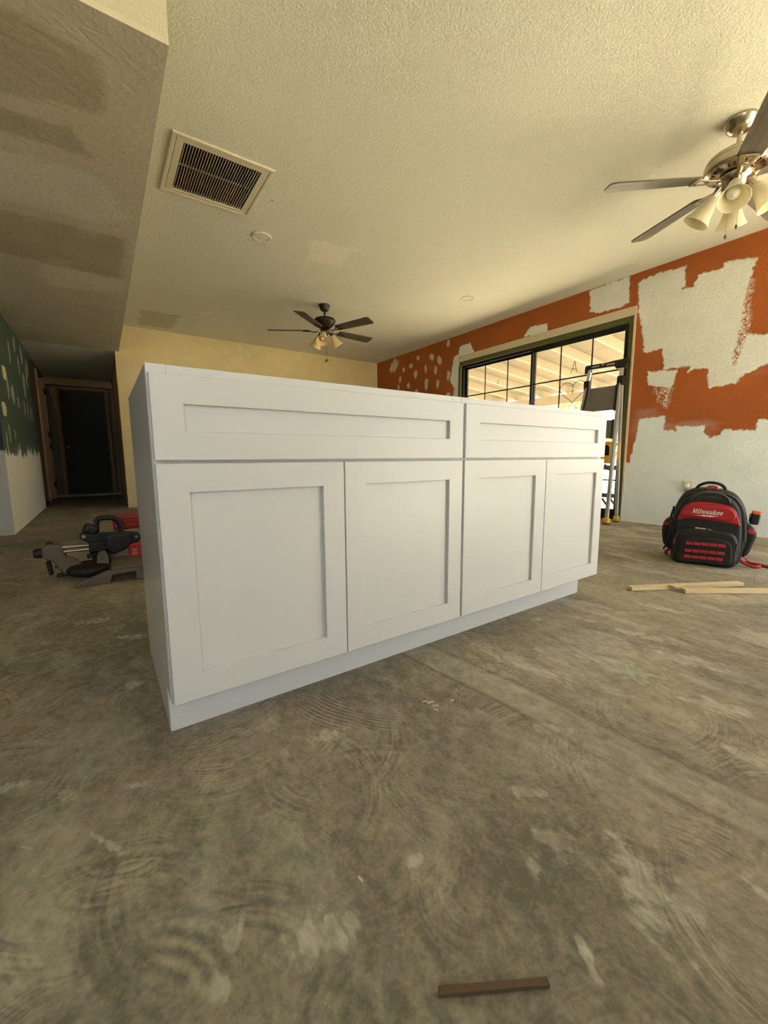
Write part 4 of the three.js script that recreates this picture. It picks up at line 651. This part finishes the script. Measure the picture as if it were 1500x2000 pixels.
// ---------- loose lumber and scraps on the slab ----------
const pineTex = colorTex(256, 64, (u, v, o) => { const a = fbm(u * 4, v * 18, 4), k = 0.82 + 0.35 * a; o[0] = 0.60 * k; o[1] = 0.47 * k; o[2] = 0.27 * k; });
const matPine = M('pale pine strip', 0xffffff, 0.7, 0, { map: pineTex });
{
  const s1 = obj('wood_strip', [bar([2.072, 0.0115, 0.062], [2.618, 0.0115, 0.362], 0.036, 0.02, [0, 1, 0], 0.0015)], matPine); tag(s1, 'pine strip whose far end rests short of the other strip', 'wood strip', 'pine strips on the floor');
  const s2 = obj('wood_strip', [bar([2.25, 0.0115, 0.232], [2.80, 0.0115, 0.645], 0.036, 0.02, [0, 1, 0], 0.0015)], matPine); s2.userData = { label: 'pine strip with a splintered end in front of the backpack', category: 'wood strip', group: 'pine strips on the floor' };
  tag(s1, 'whole pine strip lying on the floor between cabinets and backpack', 'wood strip', 'pine strips on the floor');
  const c = obj('wood_offcut', [extr([[-0.03, -0.02], [0.0, -0.028], [0.032, -0.01], [0.026, 0.018], [0.004, 0.012], [-0.012, 0.026], [-0.034, 0.008]], 0.007, 0.001).rotateX(Math.PI / 2).translate(2.262, 0.0255, 0.198)], matPine); tag(c, 'small split pine offcut lying on the ends of the strips', 'wood offcut');
  const sh = obj('wood_shim', [bar([0.209, 0.0042, 0.683], [0.332, 0.0042, 0.757], 0.0085, 0.0065, [0, 1, 0], 0.0008)], M('brown wood shim', new THREE.Color(0.105, 0.062, 0.03), 0.75)); tag(sh, 'thin dark brown wood stick lying alone on the bare concrete', 'wood stick');
  const r = rng(5), matChip = M('pale wood splinter', new THREE.Color(0.58, 0.48, 0.33), 0.8);
  for (const [x, z, L, a] of [[0.593, 0.193, 0.016, 1.2], [0.600, 0.205, 0.02, 1.4], [0.604, 0.222, 0.018, 1.0], [0.597, 0.237, 0.012, 0.5], [0.2, 0.50, 0.01, 0.2], [0.66, 0.235, 0.012, 1.6]]) { const s = obj('wood_splinter', [bar([x, 0.0018, z], [x + Math.sin(a) * L, 0.0018, z + Math.cos(a) * L], 0.0035, 0.003)], matChip); tag(s, 'tiny pale wood splinter on the concrete in front of the cabinets', 'wood splinter', 'wood splinters by the cabinet base'); }
}
// ---------- sliding mitre saw on the floor ----------
{
  const t = thing('mitre_saw', 'dark sliding mitre saw with red motor on the floor behind the cabinet', 'power saw', [0, 0, 0]);
  const tan = M('taupe cast metal', new THREE.Color(0.13, 0.108, 0.075), 0.55, 0.1), blk = M('black saw plastic', 0x070606, 0.5), stl = M('steel slide rail', new THREE.Color(0.42, 0.37, 0.29), 0.28, 0.95), red = M('red saw body', new THREE.Color(0.30, 0.012, 0.012), 0.42), brn = M('dark brown grip', 0x2a1c12, 0.6), dk = M('dark cast base', 0x1d1814, 0.55, 0.3);
  const ex = (pts, d, z, bev = 0.004) => extr(pts, d, bev, [], 2).translate(0, 0, z);
  obj('base_foot', ex([[-0.258, 0.0015], [-0.256, 0.018], [-0.174, 0.045], [-0.098, 0.072], [0.061, 0.074], [0.061, 0.0015], [0.021, 0.0015], [0.02, 0.05], [-0.088, 0.045], [-0.104, 0.0015]], 0.05, -1.66), tan, t);
  obj('base_foot', ex([[-0.20, 0.0015], [-0.19, 0.03], [-0.098, 0.07], [0.12, 0.07], [0.12, 0.0015], [0.06, 0.0015], [0.05, 0.045], [-0.07, 0.045], [-0.1, 0.0015]], 0.05, -2.08), tan, t);
  obj('table', [rbx(-0.09, 0.16, 0.072, 0.092, -2.1, -1.64, 0.004), rbx(-0.1, 0.02, 0.05, 0.072, -2.1, -1.64, 0.004)], tan, t);
  obj('turntable', lathe([[0.0001, 0.018], [0.09, 0.018], [0.115, 0.03], [0.12, 0.055], [0.105, 0.075], [0.07, 0.085], [0.0001, 0.085]], 40).translate(-0.185, 0, -1.87), dk, t);
  obj('fence', ex([[-0.16, 0.075], [-0.15, 0.13], [-0.14, 0.15], [-0.115, 0.155], [-0.1, 0.12], [-0.098, 0.06]], 0.12, -1.87), tan, t);
  obj('slide_housing', ex([[-0.40, 0.19], [-0.385, 0.203], [-0.368, 0.212], [-0.312, 0.204], [-0.305, 0.161], [-0.295, 0.128], [-0.25, 0.102], [-0.225, 0.075], [-0.24, 0.04], [-0.28, 0.02], [-0.318, 0.043], [-0.36, 0.117], [-0.40, 0.14]], 0.10, -1.90, 0.012), tan, t);
  obj('end_cap', [cyl(0.027, 0.027, 0.028, -0.413, 0.167, -1.875, 0, 0, Math.PI / 2), cyl(0.022, 0.022, 0.01, -0.43, 0.167, -1.875, 0, 0, Math.PI / 2)], brn, t);
  obj('housing_grip', rbox(0.03, 0.012, 0.05, 0.005, -0.365, 0.213, -1.9), blk, t);
  obj('slide_rail', rod([-0.32, 0.186, -1.875], [-0.06, 0.182, -1.875], 0.0085), stl, t); obj('slide_rail', rod([-0.32, 0.161, -1.875], [-0.06, 0.161, -1.875], 0.0085), stl, t);
  obj('carriage', [rbox(0.075, 0.062, 0.09, 0.01, -0.15, 0.173, -1.88), rbox(0.05, 0.10, 0.06, 0.01, -0.155, 0.115, -1.89, 0, 0, 0.25)], dk, t);
  obj('lock_knob', [rod([-0.35, 0.082, -1.87], [-0.31, 0.078, -1.87], 0.007), rbox(0.022, 0.08, 0.034, 0.008, -0.372, 0.08, -1.87, 0, 0, 0.1)], blk, t);
  obj('bevel_lever', [rod([-0.345, 0.034, -1.86], [-0.26, 0.03, -1.86], 0.009), rbox(0.03, 0.022, 0.03, 0.006, -0.33, 0.034, -1.86)], blk, t);
  obj('adjust_screw', [rod([-0.19, 0.125, -1.85], [-0.165, 0.125, -1.85], 0.004), cyl(0.014, 0.014, 0.018, -0.192, 0.125, -1.85, 0, 0, Math.PI / 2)], blk, t);
  obj('saw_arm', [ex([[-0.228, 0.245], [-0.215, 0.256], [-0.16, 0.248], [-0.02, 0.246], [0.06, 0.232], [0.08, 0.205], [0.06, 0.178], [-0.03, 0.16], [-0.10, 0.15], [-0.136, 0.188], [-0.185, 0.198], [-0.225, 0.225]], 0.05, -1.89, 0.008)], blk, t);
  obj('blade_housing', ex([[-0.10, 0.235], [0.02, 0.235], [0.03, 0.175], [-0.02, 0.135], [-0.075, 0.118], [-0.108, 0.155]], 0.06, -1.885, 0.01), blk, t);
  obj('pivot_bolt', cyl(0.010, 0.010, 0.058, -0.208, 0.238, -1.89, Math.PI / 2), stl, t); obj('pivot_bolt', cyl(0.009, 0.009, 0.058, 0.05, 0.208, -1.89, Math.PI / 2), stl, t);
  obj('gear_case', [rbox(0.07, 0.055, 0.07, 0.018, -0.168, 0.272, -1.90, 0, 0, -0.5), rbox(0.03, 0.05, 0.05, 0.01, -0.192, 0.284, -1.9, 0, 0, -0.4)], blk, t);
  obj('handle', [tube([[-0.145, 0.255, -1.9], [-0.143, 0.30, -1.9], [-0.135, 0.328, -1.9], [-0.105, 0.334, -1.9], [-0.065, 0.331, -1.9], [-0.036, 0.312, -1.9], [-0.026, 0.28, -1.9], [-0.02, 0.235, -1.9]], 0.0155, 50, 10)], blk, t);
  const mh = obj('motor', [rbox(0.165, 0.085, 0.11, 0.014, 0.02, 0.285, -2.02, 0, 0, 0.06)], red, t);
  obj('motor_rib', [0, 1, 2].map((i) => rbox(0.15, 0.006, 0.112, 0.002, 0.022, 0.262 + i * 0.024, -2.02, 0, 0, 0.06, 1)), M('dark red rib', 0x4a0c0a, 0.5), mh);
  const gd = obj('blade_guard', [rbox(0.10, 0.12, 0.03, 0.012, 0.052, 0.112, -1.872)], red, t);
  obj('warning_print', [0, 1, 2, 3].map((i) => box(0.028 - (i % 2) * 0.006, 0.0028, 0.001, 0.034, 0.135 - i * 0.011, -1.8565)), M('white print', 0xcfc8bb, 0.7), gd);
  const teeth = []; for (let i = 0; i < 72; i++) { const a = i / 72 * Math.PI * 2; teeth.push([Math.cos(a) * (i % 2 ? 0.088 : 0.094), Math.sin(a) * (i % 2 ? 0.088 : 0.094)]); }
  obj('blade', extr(teeth, 0.0025).translate(-0.035, 0.155, -1.905), M('worn steel blade', new THREE.Color(0.23, 0.18, 0.12), 0.45, 0.7), t);
  obj('lower_guard', ex([[-0.125, 0.17], [-0.10, 0.125], [-0.075, 0.112], [-0.05, 0.125], [-0.045, 0.17]], 0.03, -1.9), blk, t);
  obj('battery_foot', rbox(0.10, 0.05, 0.1, 0.008, 0.035, 0.082 + 0.035, -2.0), dk, t);
}
// ---------- shrubs beyond the patio ----------
function shrub(x, z, w, h, seed, label, tone) {
  const r = rng(seed), pos = [], nor = [], idx = []; const N = 2600;
  for (let i = 0; i < N; i++) {
    const a = r() * 6.283, u = Math.acos(2 * r() - 1), k = Math.pow(r(), 0.35), px = Math.sin(u) * Math.cos(a) * w * k, pz = Math.sin(u) * Math.sin(a) * w * k, py = h * 0.52 + Math.cos(u) * h * 0.5 * k + 0.1 * (r() - 0.5);
    const d = V(r() - 0.5, r() - 0.5, r() - 0.5).normalize(), e = V(r() - 0.5, r() - 0.5, r() - 0.5).cross(d).normalize(), s = 0.05 + 0.06 * r(), n = new THREE.Vector3().crossVectors(d, e), b = pos.length / 3;
    for (const [p, q] of [[-1, 0], [0, -0.45], [1, 0], [0, 0.45]]) { pos.push(px + (d.x * p + e.x * q) * s, Math.max(0.02, py + (d.y * p + e.y * q) * s), pz + (d.z * p + e.z * q) * s); nor.push(n.x, n.y, n.z); }
    idx.push(b, b + 1, b + 2, b, b + 2, b + 3);
  }
  const g = new THREE.BufferGeometry(); g.setAttribute('position', new THREE.Float32BufferAttribute(pos, 3)); g.setAttribute('normal', new THREE.Float32BufferAttribute(nor, 3)); g.setIndex(idx);
  const t = thing('shrub', label, 'shrub', [x, -0.08, z], 0, 'shrubs beyond the patio');
  const m = new THREE.Mesh(g, tone); m.name = 'foliage'; m.userData.kind = 'stuff'; t.add(m);
  obj('stem', [rod([0, 0, 0], [0.1, h * 0.5, 0.05], 0.035), rod([0, 0, 0], [-0.12, h * 0.45, -0.06], 0.03)], matStud, t);
}
const leafA = M('yellow green leaf', new THREE.Color(0.26, 0.30, 0.06), 0.7, 0, { transmission: 0.35, thickness: 0, side: THREE.DoubleSide }), leafB = M('deep green leaf', new THREE.Color(0.12, 0.19, 0.05), 0.7, 0, { transmission: 0.35, thickness: 0, side: THREE.DoubleSide });
shrub(12.5, -9.6, 1.3, 2.4, 1, 'bushy deep green shrub beyond the patio posts', leafB);
shrub(12.0, -6.75, 1.35, 2.6, 2, 'yellow green shrub seen through the glass below the rafters', leafA);
shrub(12.6, -3.9, 1.4, 2.6, 3, 'tall yellow green shrub behind the stepladder', leafA);
shrub(12.2, -1.0, 1.35, 2.2, 4, 'deep green shrub further along the yard', leafB);
scene.traverse((o) => { if (o.isMesh) { o.castShadow = true; o.receiveShadow = true; } });
renderer.render(scene, camera);
